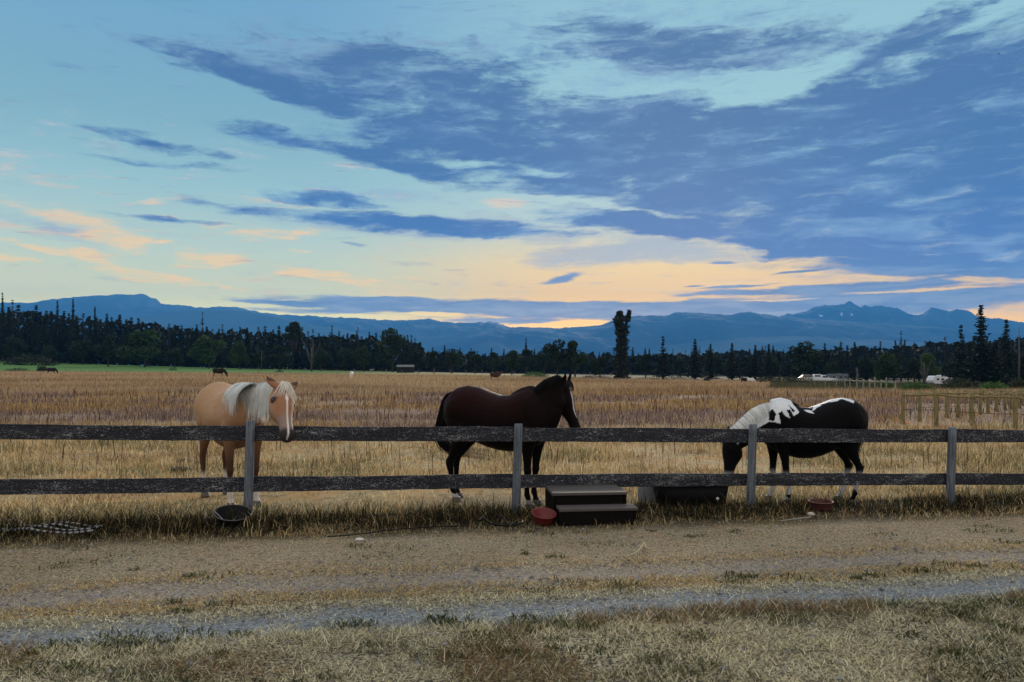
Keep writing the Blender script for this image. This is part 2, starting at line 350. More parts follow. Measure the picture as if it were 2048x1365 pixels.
# ---------------------------------------------------------------- ground sheet
def build_ground():
    ys = np.concatenate([np.linspace(-30, 12, 200), np.linspace(12.2, 60, 120), np.linspace(61, 300, 110), np.geomspace(305, 10400, 48)])
    xs1 = np.concatenate([np.linspace(0, 12, 60), np.linspace(12.4, 80, 60), np.geomspace(84, 12000, 56)])
    xs = np.concatenate([-xs1[::-1], xs1[1:]])
    X, Y = np.meshgrid(xs, ys); Z = ground_z(X, Y)
    # shallow ruts and the low bank the fence stands on
    s_ = across(X, Y); near = (Y < 12)
    Z = Z - near*.035*(np.exp(-(s_/.30)**2) + np.exp(-((s_-.86)/.26)**2))
    nx, ny = len(xs), len(ys)
    idx = np.arange(nx*ny).reshape(ny, nx)
    Fq = np.stack([idx[:-1, :-1], idx[:-1, 1:], idx[1:, 1:], idx[1:, :-1]], -1).reshape(-1, 4)
    V = np.stack([X, Y, Z], -1).reshape(-1, 3)
    m_, t, bs = mat_new('ground_soil_and_straw', .95); bs.inputs['Specular IOR Level'].default_value = .15
    pos = t.node('ShaderNodeNewGeometry').outputs['Position']
    sp = t.node('ShaderNodeSeparateXYZ'); t.put(sp.inputs[0], pos); x, y = sp.outputs[0], sp.outputs[1]
    flat = t.mapping(pos, scale=(1, 1, 0))
    n1 = t.noise(flat, 1.3, 6, .65); n2 = t.noise(flat, 9, 6, .7); n3 = t.noise(flat, 45, 5, .7); nb = t.noise(flat, .35, 4, .6); n4 = t.noise(t.mapping(pos, rot=(0, 0, .15), scale=(1, 1.6, 0)), 28, 8, .82)
    s = t.m('ADD', t.m('MULTIPLY', t.m('SUBTRACT', x, RA.x), RN[0]), t.m('MULTIPLY', t.m('SUBTRACT', y, RA.y), RN[1]))
    sw = t.m('ADD', s, t.m('MULTIPLY_ADD', n1, .7, -.35)); sw = t.m('ADD', sw, t.m('MULTIPLY_ADD', n2, .44, -.22)); sw = t.m('ADD', sw, t.m('MULTIPLY_ADD', n3, .2, -.1))
    def band(c, hw, soft=.16): return t.mr(t.m('ABSOLUTE', t.m('SUBTRACT', sw, c)), hw-soft, hw+soft, 1, 0)
    straw = t.mix(n2, lin((122,108,82)), lin((206,190,150)))
    straw = t.mix(t.mr(n1, .35, .7), straw, t.mix(n2, lin((140,134,110)), lin((214,208,176))))
    straw = t.mix(t.mr(n3, .40, .60), lin((54,46,36)), straw)
    n5 = t.noise(flat, 13, 6, .7)
    straw = t.mix(t.m('MULTIPLY', t.mr(n5, .50, .62), .6), straw, lin((56,50,42)))
    grav = t.mix(t.mr(n4, .35, .68), lin((58,63,68)), lin((178,188,196)))
    dirt = t.mix(t.mr(n4, .35, .68), lin((92,76,62)), lin((204,182,154)))
    c = t.mix(t.m('MULTIPLY', band(.0, .19), .92), straw, grav)
    c = t.mix(t.m('MULTIPLY', band(.86, .20), .85), c, t.mix(.5, grav, dirt))
    c = t.mix(t.m('MULTIPLY', t.mr(n5, .50, .64), .35), c, lin((60,54,50)))
    c = t.mix(t.m('MULTIPLY', band(1.75, .75, .35), .75), c, t.mix(t.mr(n2, .4, .6), dirt, straw))
    # verge of soil under the fence
    f = t.m('ADD', t.m('MULTIPLY', t.m('SUBTRACT', x, FA.x), FN[0]), t.m('MULTIPLY', t.m('SUBTRACT', y, FA.y), FN[1]))
    fw = t.m('ADD', f, t.m('MULTIPLY_ADD', n1, .5, -.25))
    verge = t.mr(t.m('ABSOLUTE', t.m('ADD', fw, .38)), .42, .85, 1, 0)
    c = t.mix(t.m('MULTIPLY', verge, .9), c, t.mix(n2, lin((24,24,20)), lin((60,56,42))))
    # field colours by distance
    n6 = t.noise(flat, 5, 7, .72)
    fld = t.mix(n2, lin((104,88,62)), lin((206,186,142))); fld = t.mix(t.m('MULTIPLY', t.mr(n6, .48, .62), .65), fld, lin((84,70,50)))
    fld = t.mix(t.mr(n1, .4, .7), fld, lin((168,132,84)))
    c = t.mix(t.mr(f, .5, 1.3), c, fld)
    nlong = t.noise(t.mapping(pos, scale=(.02, .09, 0)), 1.0, 5, .6)
    yy = t.m('MULTIPLY_ADD', nlong, 24, t.m('SUBTRACT', y, 12))
    c = t.mix(t.mr(yy, 18, 24), c, t.mix(n6, lin((92,78,74)), lin((168,146,122))))
    c = t.mix(t.mr(yy, 38, 60), c, t.mix(nlong, lin((156,134,104)), lin((188,166,132))))
    # green pasture on the far left behind the dry field, dark soil under the woods
    azr = t.m('DIVIDE', x, t.m('MAXIMUM', y, 1.0))
    edge = t.m('MULTIPLY_ADD', t.mr(azr, -.75, -.12, 0, 1, False), 10, 150)
    pas = t.mix(t.noise(t.mapping(pos, scale=(.03, .16, 0)), 1.0, 5, .65), lin((34,84,34)), lin((110,146,76)))
    green = t.m('MULTIPLY', t.mr(y, edge, t.m('ADD', edge, 1.5)), t.mr(azr, -.06, -.30, .35, 1))
    c = t.mix(green, c, pas)
    scrub = t.mix(nlong, lin((46,48,34)), lin((120,112,88)))
    c = t.mix(t.m('MULTIPLY', t.mr(azr, .33, .37), t.mr(y, 52, 60)), c, scrub)
    c = t.mix(t.m('MULTIPLY', t.mr(azr, .0, .1), t.mr(y, 148, 152)), c, scrub)
    c = t.mix(t.mr(y, 226, 236), c, lin((38,44,30)))
    t.put(bs.inputs['Base Color'], c)
    b = t.node('ShaderNodeBump'); b.inputs['Strength'].default_value = .8; b.inputs['Distance'].default_value = .03
    t.put(b.inputs['Height'], t.m('ADD', n2, t.m('MULTIPLY', n3, .6))); t.l.new(b.outputs[0], bs.inputs['Normal'])
    tag(link_mesh('ground', np_mesh('ground', V, [Fq], smooth=True), m_), kind='structure')
build_ground()

# ---------------------------------------------------------------- grass blades
GRASS = attr_mat('dry_grass_blades', .9, .38, .1)
def pal(colors, n):
    c = np.array([lin(k) for k in colors]); i = rng.integers(0, len(c), n)
    return c[i]*rng.uniform(.75, 1.2, (n, 1))
def blades(name, X, Y, h, w, lean, col, seg=2, label=None, z=None, clip=True):
    n = len(X); th = rng.uniform(0, 2*np.pi, n); ph = rng.uniform(0, 2*np.pi, n)
    Z = ground_z(X, Y) - .01 if z is None else z
    dx, dy = np.cos(th)*w/2, np.sin(th)*w/2
    lx, ly = np.cos(ph)*lean*h, np.sin(ph)*lean*h
    base = np.stack([X, Y, Z], -1); side = np.stack([dx, dy, np.zeros(n)], -1)
    tip = base + np.stack([lx, ly, h*np.sqrt(np.maximum(.05, 1-np.minimum(lean, .97)**2))], -1)
    if seg == 1:
        V = np.stack([base-side, base+side, tip], 1).reshape(-1, 3); Fq = [np.arange(3*n).reshape(n, 3)]; k = 3
        cc = np.repeat(col, 3, 0)
    else:
        mid = base + np.stack([lx*.28, ly*.28, (tip-base)[:, 2]*.62], -1)
        V = np.stack([base-side, base+side, mid+side*.75, mid-side*.75, tip], 1).reshape(-1, 3)
        i = np.arange(n)*5
        Fq = [np.stack([i, i+1, i+2, i+3], -1), np.stack([i+3, i+2, i+4], -1)]; cc = np.repeat(col, 5, 0)
    me = np_mesh(name, V, Fq, cc)
    return tag(link_mesh(name, me, GRASS), kind='stuff')
def scatter(n, y0, y1, power=1.0, pad=.06):
    """points in the view wedge, densest near"""
    u = rng.random(n); Y = (y0**power + u*(y1**power-y0**power))**(1/power)
    X = (rng.random(n)*2-1)*(Y*(.6873+pad)+1.2)
    return X, Y
def keep(mask, *arrs): return [a[mask] for a in arrs]

STRAW = [(196,172,122), (214,196,148), (170,142,98), (150,120,80), (206,190,150), (128,104,72)]
PALE = [(212,206,172), (196,190,156), (228,220,192), (160,150,120), (132,128,104)]
GREEN = [(62,74,48), (78,88,54), (52,64,50), (96,100,64), (70,70,44)]
RUST = [(140,112,78), (120,94,68), (160,128,90), (100,82,62)]

def lawn():
    X, Y = scatter(500000, 3.4, 9.0, 1.3)
    s = across(X, Y) + .22*(fbm(X*1.4, Y*1.4, 3, 5)-.5); f = fence_dist(X, Y)
    rut = np.exp(-(s/.21)**4) + np.exp(-((s-.86)/.21)**4)
    path = np.exp(-((s-1.8)/.62)**4)
    patch = fbm(X*1.6, Y*2.2, 4, 9)
    dens = .95*np.clip(1-(.60+.38*fbm(X*2.2, Y*3, 3, 70))*rut*1.08-.55*path, .04, 1)*np.clip(.30+3.4*(fbm(X*6.0, Y*8, 3, 23)-.32), .10, 1)
    dens = np.where(f > -.85, .35, dens)
    X, Y, s, f, patch = keep(rng.random(len(X)) < dens, X, Y, s, f, patch)
    X, Y, s, f, patch = keep(f < -.05, X, Y, s, f, patch)
    n = len(X)
    col = pal(STRAW, n)*1.22; nearc = pal(PALE, n)*1.25; k = (s < .35)[:, None]*1.0
    col = col*(1-k)+nearc*k
    g = fbm(X*1.1+3, Y*1.7, 4, 31); gm = (g > .53) & (s < -.15)
    col[gm] = np.where((rng.random(gm.sum()) < .62)[:, None], pal(GREEN, gm.sum()), col[gm])
    rm = (fbm(X*1.3-9, Y*1.9, 3, 61) > .60) & (s < -.1)
    col[rm] = np.where((rng.random(rm.sum()) < .6)[:, None], pal(RUST, rm.sum()), col[rm])
    h = rng.uniform(.014, .042, n)*(1+.7*(s < -.2))*(1+.4*gm)*(1+.2*rm)
    h = np.where(f > -.75, h*1.8, h)
    return blades('lawn_grass', X, Y, h, rng.uniform(.0035, .0075, n), np.clip(rng.uniform(.55, 1.15, n), 0, .97), col, 1)
lawn()

def weeds():
    """low green weeds in the lawn, in small rosettes"""
    cx, cy = scatter(1500, 3.7, 8.0, 1.3)
    s = across(cx, cy); g = fbm(cx*1.0+3, cy*1.5, 3, 31)
    ok = (fence_dist(cx, cy) < -1.0) & ((g > .5) & (s < -.1) | (np.abs(s-.43) < .16) & (rng.random(len(cx)) < .30) | (s > 1.2) & (rng.random(len(cx)) < .16)) & (rng.random(len(cx)) < .6)
    cx, cy = cx[ok], cy[ok]; k = 46; r = np.repeat(rng.uniform(.03, .13, len(cx)), k)
    a = rng.uniform(0, 6.28, len(r)); rr = np.sqrt(rng.random(len(r)))*r
    X = np.repeat(cx, k)+np.cos(a)*rr*1.7; Y = np.repeat(cy, k)+np.sin(a)*rr; n = len(X)
    return blades('lawn_weeds', X, Y, rng.uniform(.02, .06, n), rng.uniform(.008, .014, n), np.clip(rng.uniform(.4, 1.1, n), 0, .96), pal(GREEN+[(96,92,62), (120,112,76)], n), 2)
weeds()

def verge():
    """long grass and weeds along the foot of the fence"""
    n = 120000
    t_ = rng.uniform(-.30, 1.55, n); off = rng.normal(-.36, .38, n); kp = rng.random(n) < np.where(t_ > .45, .62, 1.0); t_, off = t_[kp], off[kp]; n = len(t_)
    X = FA.x + (FB.x-FA.x)*t_ - FN[0]*0 + FN[0]*off; Y = FA.y + (FB.y-FA.y)*t_ + FN[1]*off
    d_ = fbm(X*1.5, Y*2.5, 3, 77)
    X, Y, off, d_ = keep((np.abs(off+.35) < .80) & (rng.random(n) < np.clip(.35+2.4*(d_-.3), .1, 1)), X, Y, off, d_); n = len(X)
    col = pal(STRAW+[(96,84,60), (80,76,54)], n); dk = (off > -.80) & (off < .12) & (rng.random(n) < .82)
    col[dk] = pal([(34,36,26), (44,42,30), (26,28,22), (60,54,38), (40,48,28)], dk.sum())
    h = rng.gamma(3.0, .030, n)*np.clip(1.15-np.abs(off+.2), .3, 1)*(.5+1.3*d_)
    blades('verge_grass', X, Y, np.minimum(h, .34), rng.uniform(.004, .009, n), np.clip(rng.uniform(.25, 1.1, n), 0, .96), col, 2)
verge()

def field():
    # trampled straw near the fence
    X, Y = scatter(360000, 8.2, 21, .9)
    f = fence_dist(X, Y); dn = fbm(X*.7, Y*1.0, 4, 15)
    X, Y, f, dn = keep((f > .1) & (rng.random(len(X)) < np.clip(.2+4.4*(dn-.35), .2, 1)), X, Y, f, dn); n = len(X)
    col = pal(STRAW+[(224,196,138), (190,150,96)], n)
    g = fbm(X*.35+5, Y*.5, 4, 21); r_ = rng.random(n)
    gm = (g > .55) & (r_ < .5); col[gm] = pal([(110,104,68), (128,122,84), (90,92,62)], gm.sum())
    rm = (g < .40) & (r_ < .45); col[rm] = pal(RUST, rm.sum())
    h = rng.gamma(3.0, .025, n)*(.3+1.4*dn)*np.clip(.8+(Y-9)/10, .8, 1.6)
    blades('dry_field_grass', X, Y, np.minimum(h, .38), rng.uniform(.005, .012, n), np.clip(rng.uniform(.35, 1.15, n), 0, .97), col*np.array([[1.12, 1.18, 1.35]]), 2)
    # standing dry weeds, purple brown
    X, Y = scatter(230000, 17, 60, .6)
    dn = fbm(X*.25, Y*.4, 4, 35); yy = Y+8*(fbm(X*.08, Y*.08, 3, 44)-.5)
    pr = np.clip((yy-16)/6, .12, 1)*np.clip(.2+3.6*(dn-.33), .08, 1)
    pr = np.where((X/Y > .52) & (Y < 34), pr*.18, pr)
    X, Y, yy, dn = keep(rng.random(len(X)) < pr, X, Y, yy, dn); n = len(X)
    col = pal([(128,104,86), (144,118,96), (164,138,106), (106,88,78), (182,154,114), (90,76,70)], n)
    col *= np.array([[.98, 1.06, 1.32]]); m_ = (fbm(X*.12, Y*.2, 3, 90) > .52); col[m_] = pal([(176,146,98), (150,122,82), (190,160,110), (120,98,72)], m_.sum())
    pu = (rng.random(n) < .12); col[pu] = pal([(104,80,104), (86,66,84)], pu.sum())
    h = rng.uniform(.08, .32, n)*(.5+1.0*dn)
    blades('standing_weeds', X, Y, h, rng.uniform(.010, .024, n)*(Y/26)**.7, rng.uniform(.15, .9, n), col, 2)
    # paler seed heads of the far field
    X, Y = scatter(210000, 45, 152, .55)
    ze = fbm(X*.05, Y*.12, 3, 101); n = len(X)
    col = pal([(168,142,104), (186,160,118), (146,120,90), (176,146,96), (128,106,84)], n)
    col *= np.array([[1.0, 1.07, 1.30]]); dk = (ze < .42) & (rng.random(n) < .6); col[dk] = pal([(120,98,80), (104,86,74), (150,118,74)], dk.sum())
    px_ = CX+F*X/Y
    sc = (px_ > 1530+20*ze) & (Y > 58); col[sc] = pal([(60,62,44), (84,84,60), (110,104,82), (48,56,36)], sc.sum())
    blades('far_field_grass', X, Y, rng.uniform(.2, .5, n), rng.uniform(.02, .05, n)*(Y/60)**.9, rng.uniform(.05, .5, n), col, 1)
field()

def dark_stems():
    """taller single dark dock and thistle stems standing over the straw"""
    X, Y = scatter(2600, 10, 45, .7)
    n = len(X)
    blades('weed_stems', X, Y, rng.uniform(.25, .6, n), rng.uniform(.008, .016, n)*(Y/14), rng.uniform(.02, .3, n), pal([(70,52,44), (92,70,52), (54,44,38)], n), 2)
dark_stems()

def pebbles():
    """loose stones of the two ruts and the dirt strip"""
    X, Y = scatter(26000, 3.7, 8.6, 1.2); s_ = across(X, Y)
    ok = ((np.abs(s_) < .34) | (np.abs(s_-.86) < .32) | (rng.random(len(X)) < .12)) & (fence_dist(X, Y) < -.8); X, Y = X[ok], Y[ok]; n = len(X)
    r = rng.gamma(2.0, .0034, n)+.002; Z = ground_z(X, Y)-.035*(np.exp(-(across(X, Y)/.30)**2)+np.exp(-((across(X, Y)-.86)/.26)**2)); C = np.stack([X, Y, Z], -1)
    D = np.array([(1,0,0), (0,1,0), (-1,0,0), (0,-1,0), (0,0,.7), (0,0,-.5)]); V = C[:, None, :]+D[None]*r[:, None, None]*rng.uniform(.7, 1.3, (n, 6, 1)); 
    Fq = np.array([(0,1,4), (1,2,4), (2,3,4), (3,0,4)]); Fq = (np.arange(n)*6)[:, None, None]+Fq[None]
    g = rng.uniform(.10, .42, (n, 1))*np.array([[1, .98, .97]]); me = np_mesh('gravel', V.reshape(-1, 3), [Fq.reshape(-1, 3)], np.repeat(g, 6, 0))
    tag(link_mesh('gravel', me, GRASS), kind='stuff')
pebbles()

# ---------------------------------------------------------------- mountains
MS = 3.2
def ridge(name, prof, D, depth, base_px, colA, colB, seed, rough=1.0, snow=(), x0=-700, x1=2750):
    D *= MS; depth *= MS
    px = np.arange(x0, x1, 3.0); pp = np.array(prof, dtype=float)
    sky_y = np.interp(px, pp[:, 0], pp[:, 1])
    sky_y = sky_y + rough*((fbm(px*.05, px*0, 4, seed)-.5)*3.2+(fbm(px*.16, px*0, 3, seed+20)-.5)*2.4)
    H = CH - (sky_y-HZ)*D/F
    rows = 46; t = np.linspace(0, 1, rows)
    PX, T = np.meshgrid(px, t); Hs = np.broadcast_to(H, PX.shape)
    U_ = (PX-CX)/F
    Yd = D - depth*(1-T)
    X = U_*D*(1-.0*(1-T)); Y = Yd
    rg = fbm(X*.004/MS, Y*.006/MS, 5, seed+3); rid = 1-np.abs(2*fbm(X*.006/MS, Y*.0035/MS, 4, seed+9)-1)
    prof_ = T**.85
    Z = -3 + (Hs+3)*prof_ + (Hs*.28+6*MS)*(rid-.62)*np.sin(np.pi*T)*rough
    back = np.stack([X[-1], Y[-1]+200, H*.3], -1)
    V = np.concatenate([np.stack([X, Y, Z], -1).reshape(-1, 3), back])
    nx = len(px); idx = np.arange((rows+1)*nx).reshape(rows+1, nx)
    Fq = np.stack([idx[:-1, :-1], idx[:-1, 1:], idx[1:, 1:], idx[1:, :-1]], -1).reshape(-1, 4)
    k = np.clip((rg-.35)*2.5, 0, 1)[..., None]
    c = np.array(colA)*(1-k)+np.array(colB)*k
    # projected photo position of every vertex, only used to know which gully holds snow
    sy = HZ - (Z-CH)/Y*F; sx = CX+F*X/Y
    for (ax, ay, rx, ry, a) in snow:
        ca, sa = math.cos(a), math.sin(a); u = (sx-ax)*ca+(sy-ay)*sa; v = -(sx-ax)*sa+(sy-ay)*ca
        mk = (u/rx)**2+(v/ry)**2 < 1; c[mk] = (.85, .9, .95)
    c = np.concatenate([c.reshape(-1, 3), np.repeat(np.array([colA]), nx, 0)])
    return tag(link_mesh(name, np_mesh(name, V, [Fq], c, smooth=True), ROCK), kind='structure')
ROCK = attr_mat('mountain_forest_and_rock', .95, 0, .1)
far_l = [(-700,640),(-300,630),(-100,615),(0,606),(30,606),(90,608),(105,603),(130,600),(150,598),(170,594),(215,591),(250,590),(270,591),(285,587),(300,595),(312,598),(322,608),(360,609),(385,615),(410,617),(440,613),(475,613),(500,620),(545,628),(600,632),(650,634),(680,634),(720,637),(760,640),(800,641),(845,640),(857,636),(880,643),(930,646),(960,645),(990,645),(1018,654),(1060,668),(1200,700),(2750,725)]
mid_l = [(-700,700),(100,680),(250,640),(330,625),(400,619),(440,619),(500,623),(560,636),(620,650),(700,662),(800,690),(900,720),(2750,730)]
right = [(-700,735),(700,735),(860,697),(895,683),(930,670),(960,662),(1000,655),(1060,655),(1110,657),(1150,655),(1200,650),(1225,641),(1250,634),(1300,630),(1330,632),(1350,626),(1380,624),(1420,628),(1460,630),(1480,626),(1500,625),(1530,628),(1562,634),(1640,640),(1800,650),(2048,668),(2400,680),(2750,690)]
peak = [(-700,740),(1400,700),(1500,640),(1562,633),(1575,629),(1586,631),(1610,624),(1632,611),(1660,612),(1680,609),(1700,605),(1710,609),(1718,616),(1730,610),(1745,612),(1770,613),(1795,617),(1813,631),(1840,631),(1862,616),(1880,619),(1900,630),(1950,638),(1990,643),(2048,650),(2200,640),(2400,660),(2750,690)]
near_r = [(-700,740),(1100,725),(1300,694),(1400,684),(1500,676),(1600,672),(1750,678),(1900,690),(2048,700),(2750,720)]
ca, cb = lin((40,58,70)), lin((66,84,92))
ridge('mountains', far_l, 3100, 900, 700, ca, cb, 1, 1.4)
ridge('foothills', mid_l, 2500, 500, 700, lin((52,72,74)), lin((72,92,90)), 2, .5)
ridge('mountains', peak, 3150, 700, 700, ca, cb, 3, 1.8, snow=[(1641,632,3.5,1.3,.2), (1683,628,9,1.1,.05), (1703,630,4.5,1.1,.5), (1712,626,4,1.1,.5), (1742,624,3.5,1.2,.6)])
ridge('mountains', right, 2700, 700, 700, lin((36,54,66)), lin((62,80,90)), 4, 1.0)
ridge('foothills', near_r, 2250, 400, 700, lin((50,70,76)), lin((72,90,94)), 5, .5)

# ---------------------------------------------------------------- trees
LEAF = attr_mat('foliage_needles_and_leaves', .8, .12, .15, rand=.3)
BARK = simple_mat('dark_bark', (.045, .038, .032), .9, bump=.5)
PALEBARK = simple_mat('bleached_bark', (.07, .066, .06), .9, bump=.5)
def leafcards(C, size, col, droop=0.0):
    """one bent leaf clump (2 triangles) at each of the points C"""
    n = len(C); a = rng.normal(size=(n, 3)); a /= np.linalg.norm(a, axis=1)[:, None]
    b = rng.normal(size=(n, 3)); b -= (a*b).sum(1)[:, None]*a; b /= np.linalg.norm(b, axis=1)[:, None]
    s = size[:, None] if hasattr(size, '__len__') else size
    V = np.stack([C-a*s, C+b*s*.55, C+a*s, C-b*s*.55+np.array([0, 0, -droop])], 1).reshape(-1, 3)
    i = np.arange(n)*4; Fq = np.concatenate([np.stack([i, i+1, i+2], -1), np.stack([i, i+2, i+3], -1)])
    return V, Fq, np.repeat(col, 4, 0)
def limb_mesh(paths, mat_name='trunk'):
    mb = MB()
    for pts, rads in paths: mb.tube(pts, rads, 6, True)
    me = bpy.data.meshes.new(mat_name); me.from_pydata(mb.v, [], mb.f); me.update()
    me.polygons.foreach_set('use_smooth', [True]*len(me.polygons))
    return me
def conifer(H, R, seed, whorls=34, ragged=.35, lean=0.0, top_gap=0.0, base=.06, power=1.12, col=((.007,.013,.008), (.018,.030,.017)), per=9):
    r = np.random.default_rng(seed); pts, sz, paths = [], [], []
    paths.append(([(0,0,-.4), (0,0,H*.3), (lean*.5,0,H*.7), (lean,0,H*.985)], [H*.016+.06, H*.012+.04, H*.006+.02, .01]))
    for k in range(whorls):
        t = base+(1-base)*((k+r.uniform(0, .8))/whorls)**.8; z = t*H
        Rm = R*1.25*(1-t)**power*(1-ragged+ragged*r.random()*1.5)+.06
        if r.random() < top_gap and t > .6: continue
        cx = lean*t; nb = per-(3 if t > .8 else 0)
        for j in range(nb):
            a = r.uniform(0, 6.283); L = Rm*r.uniform(.55, 1.1)
            m_ = max(3, int(L/(R*.11)))
            for q in range(m_):
                u = (q+.6)/m_
                zz = z - L*.30*u + L*.12*u*u*2 + r.normal()*.05
                pts.append((cx+math.cos(a)*L*u+r.normal()*.09, math.sin(a)*L*u+r.normal()*.09, zz)); sz.append((R*(.15-.06*u)*r.uniform(.6, 1.3)+.03)*(1.08-.58*t))
    pts = np.array(pts); k = r.random((len(pts), 1))
    V, Fq, cc = leafcards(pts, np.array(sz), np.array(col[0])*(1-k)+np.array(col[1])*k, .05)
    me = np_mesh('crown', V, [Fq], cc); me.materials.append(LEAF)
    tm = limb_mesh(paths); tm.materials.append(BARK)
    return me, tm
def broadleaf(H, R, seed, n=2600, col=((.010,.019,.009), (.030,.050,.020)), base=.12, lobes=16, leaf=.30):
    r = np.random.default_rng(seed); paths = [([(0,0,-.3), (0,0,H*.25), (.1,0,H*.5)], [H*.028, H*.02, H*.012])]
    C = []
    for k in range(lobes):
        t = r.uniform(base, 1); prof = math.sin(math.pi*min(.98, .15+.80*t))**.6
        a = r.uniform(0, 6.283); rr = R*prof*r.uniform(.25, .78); c = np.array([math.cos(a)*rr, math.sin(a)*rr, H*(base+.05+(.83-base)*t)])
        s = R*r.uniform(.28, .45)
        paths.append(([(0, 0, H*.2), tuple(c*np.array([.5, .5, .7])), tuple(c)], [H*.012, H*.007, .02]))
        m_ = n//lobes; d_ = r.normal(size=(m_, 3)); d_ /= np.linalg.norm(d_, axis=1)[:, None]
        C.append(c+d_*(s*r.uniform(.45, 1.12, (m_, 1))**.6)*np.array([1, 1, .8]))
    C = np.concatenate(C); C = C[C[:, 2] > .1]; k = r.random((len(C), 1))*.7+.3*(np.random.default_rng(seed+1).random((len(C), 1)))
    V, Fq, cc = leafcards(C, leaf*r.uniform(.6, 1.3, len(C)), np.array(col[0])*(1-k)+np.array(col[1])*k)
    me = np_mesh('crown', V, [Fq], cc); me.materials.append(LEAF)
    tm = limb_mesh(paths); tm.materials.append(BARK)
    return me, tm
CON = [conifer(14, 2.5, 100+i, whorls=42+2*i, ragged=.3+.06*(i % 3), top_gap=.12*(i % 2)) for i in range(6)]
SPI = [conifer(14, 1.5, 200+i, whorls=44, ragged=.45, top_gap=.15, power=.8) for i in range(3)]
BRO = [broadleaf(9, 3.6, 300+i) for i in range(4)]
BROG = [broadleaf(8, 4.2, 320+i, n=3200, col=((.018,.038,.012), (.050,.095,.030))) for i in range(2)]
PINE = [broadleaf(13, 2.6, 340, n=2400, base=.35, lobes=18, col=((.012,.022,.012), (.03,.048,.024)))]
def tree(src, px, Y, tip_y, H0, name, label, group=None, widen=1.0, zb=None, rot=None):
    X = (px-CX)/F*Y; z0 = gz(X, Y) if zb is None else zb
    Ht = CH-(tip_y-HZ)*Y/F - z0
    k = max(.15, Ht/H0)
    e = empty(name, (X, Y, z0), U(0, 6.28) if rot is None else rot, label, 'tree', group); e.scale = (k*widen, k*widen, k)
    c = link_mesh('crown', src[0], None, e); t = link_mesh('trunk', src[1], None, e)
    return e
lw_tip = ([-60,0,60,150,250,330,400,500,600,700,820,860,1000,1100,1300,1500,1620,1700,1800,1900,2000,2060,2200], [612,618,614,630,634,645,652,652,662,664,672,698,700,700,702,696,694,688,686,676,672,668,660])
# far wood behind the rows: one dark mass of crowns nobody could count
def far_wood():
    Cs, S = [], []
    px = rng.uniform(-150, 2250, 24000); Y = rng.uniform(262, 330, 24000)
    top = np.interp(px, *lw_tip)+6+12*vnoise(px*.13, px*0, 5)
    X = (px-CX)/F*Y; zt = CH-(top-HZ)*Y/F; z = zt-rng.random(24000)**1.1*(zt+1.5)
    V, Fq, cc = leafcards(np.stack([X, Y, z], -1), rng.uniform(.8, 1.7, 24000), np.repeat(np.array([[.009, .015, .010]]), 24000, 0)*rng.uniform(.7, 1.8, (24000, 1)))
    tag(link_mesh('far_wood', np_mesh('far_wood', V, [Fq], cc), LEAF), kind='stuff')
far_wood()
def row(x0, x1, step, Y0, Y1, dy0, dy1, src, H0, label, group, name='conifer_tree', widen=(1.25, 1.75)):
    x = x0
    while x < x1:
        tip = float(np.interp(x, *lw_tip))+U(dy0, dy1)
        tree(random.choice(src), x, U(Y0, Y1), tip, H0, name, label, group, U(*widen)); x += step*U(.6, 1.5)
G1 = 'dark conifers of the woods on the left'
row(-40, 830, 11, 236, 262, -6, 12, CON+SPI, 14, 'dark conifer in the dense wood beyond the green pasture on the left', G1)
row(-40, 830, 20, 222, 235, 10, 34, CON, 14, 'dark conifer in the dense wood beyond the green pasture on the left', G1)
G2 = 'distant conifers of the middle wood'
row(830, 1580, 12, 262, 300, -8, 8, CON+SPI, 14, 'small distant conifer in the low wood beneath the blue mountains', G2)
G3 = 'dark conifers of the woods on the right'
row(1500, 2110, 15, 178, 215, -6, 14, CON+SPI, 14, 'dark conifer in the wood behind the caravans on the right', G3)
row(1480, 2110, 26, 168, 180, 14, 40, CON, 14, 'dark conifer in the wood behind the caravans on the right', G3)
ORD = ['leftmost', 'second', 'third', 'fourth', 'fifth', 'sixth', 'seventh', 'eighth', 'ninth', 'tenth', 'eleventh', 'rightmost']
def nth(x, xs, last='rightmost'):
    k = sorted(xs).index(x); return 'leftmost' if k == 0 else last if k == len(xs)-1 else ORD[k]+' from the left'
G4 = 'rounded broadleaf trees along the front of the left wood'
L4 = ((30,672), (95,690), (165,676), (215,668), (300,690), (352,694), (520,700), (565,690), (690,694), (730,690), (640,700), (840,700))
for x, tip in L4:
    tree(random.choice(BRO), x+U(-6, 6), U(205, 220), tip, 9, 'broadleaf_tree', nth(x, [q[0] for q in L4])+' of the dark rounded trees along the front of the left wood', G4, U(.9, 1.3))
G5 = 'rounded bushy trees between field and middle wood'
L5 = ((870,702), (905,698), (945,708), (985,704), (1020,700), (1055,698), (1090,702), (1290,708), (1365,716), (1420,706))
for x, tip in L5:
    tree(random.choice(BRO), x+U(-5, 5), U(185, 215), tip, 9, 'broadleaf_tree', nth(x, [q[0] for q in L5])+' of the rounded bushy trees edging the field at mid distance', G5, U(.9, 1.3))
G6 = 'rounded scrub trees in front of the right wood'
L6 = ((1545,712), (1590,716), (1660,722), (1735,712), (1830,716), (1905,712), (1965,706), (2025,704), (1500,724), (1460,722))
for x, tip in L6:
    tree(random.choice(BRO), x+U(-5, 5), U(160, 172), tip, 9, 'broadleaf_tree', nth(x, [q[0] for q in L6])+' of the dark scrubby trees in front of the right wood', G6, U(.9, 1.3))
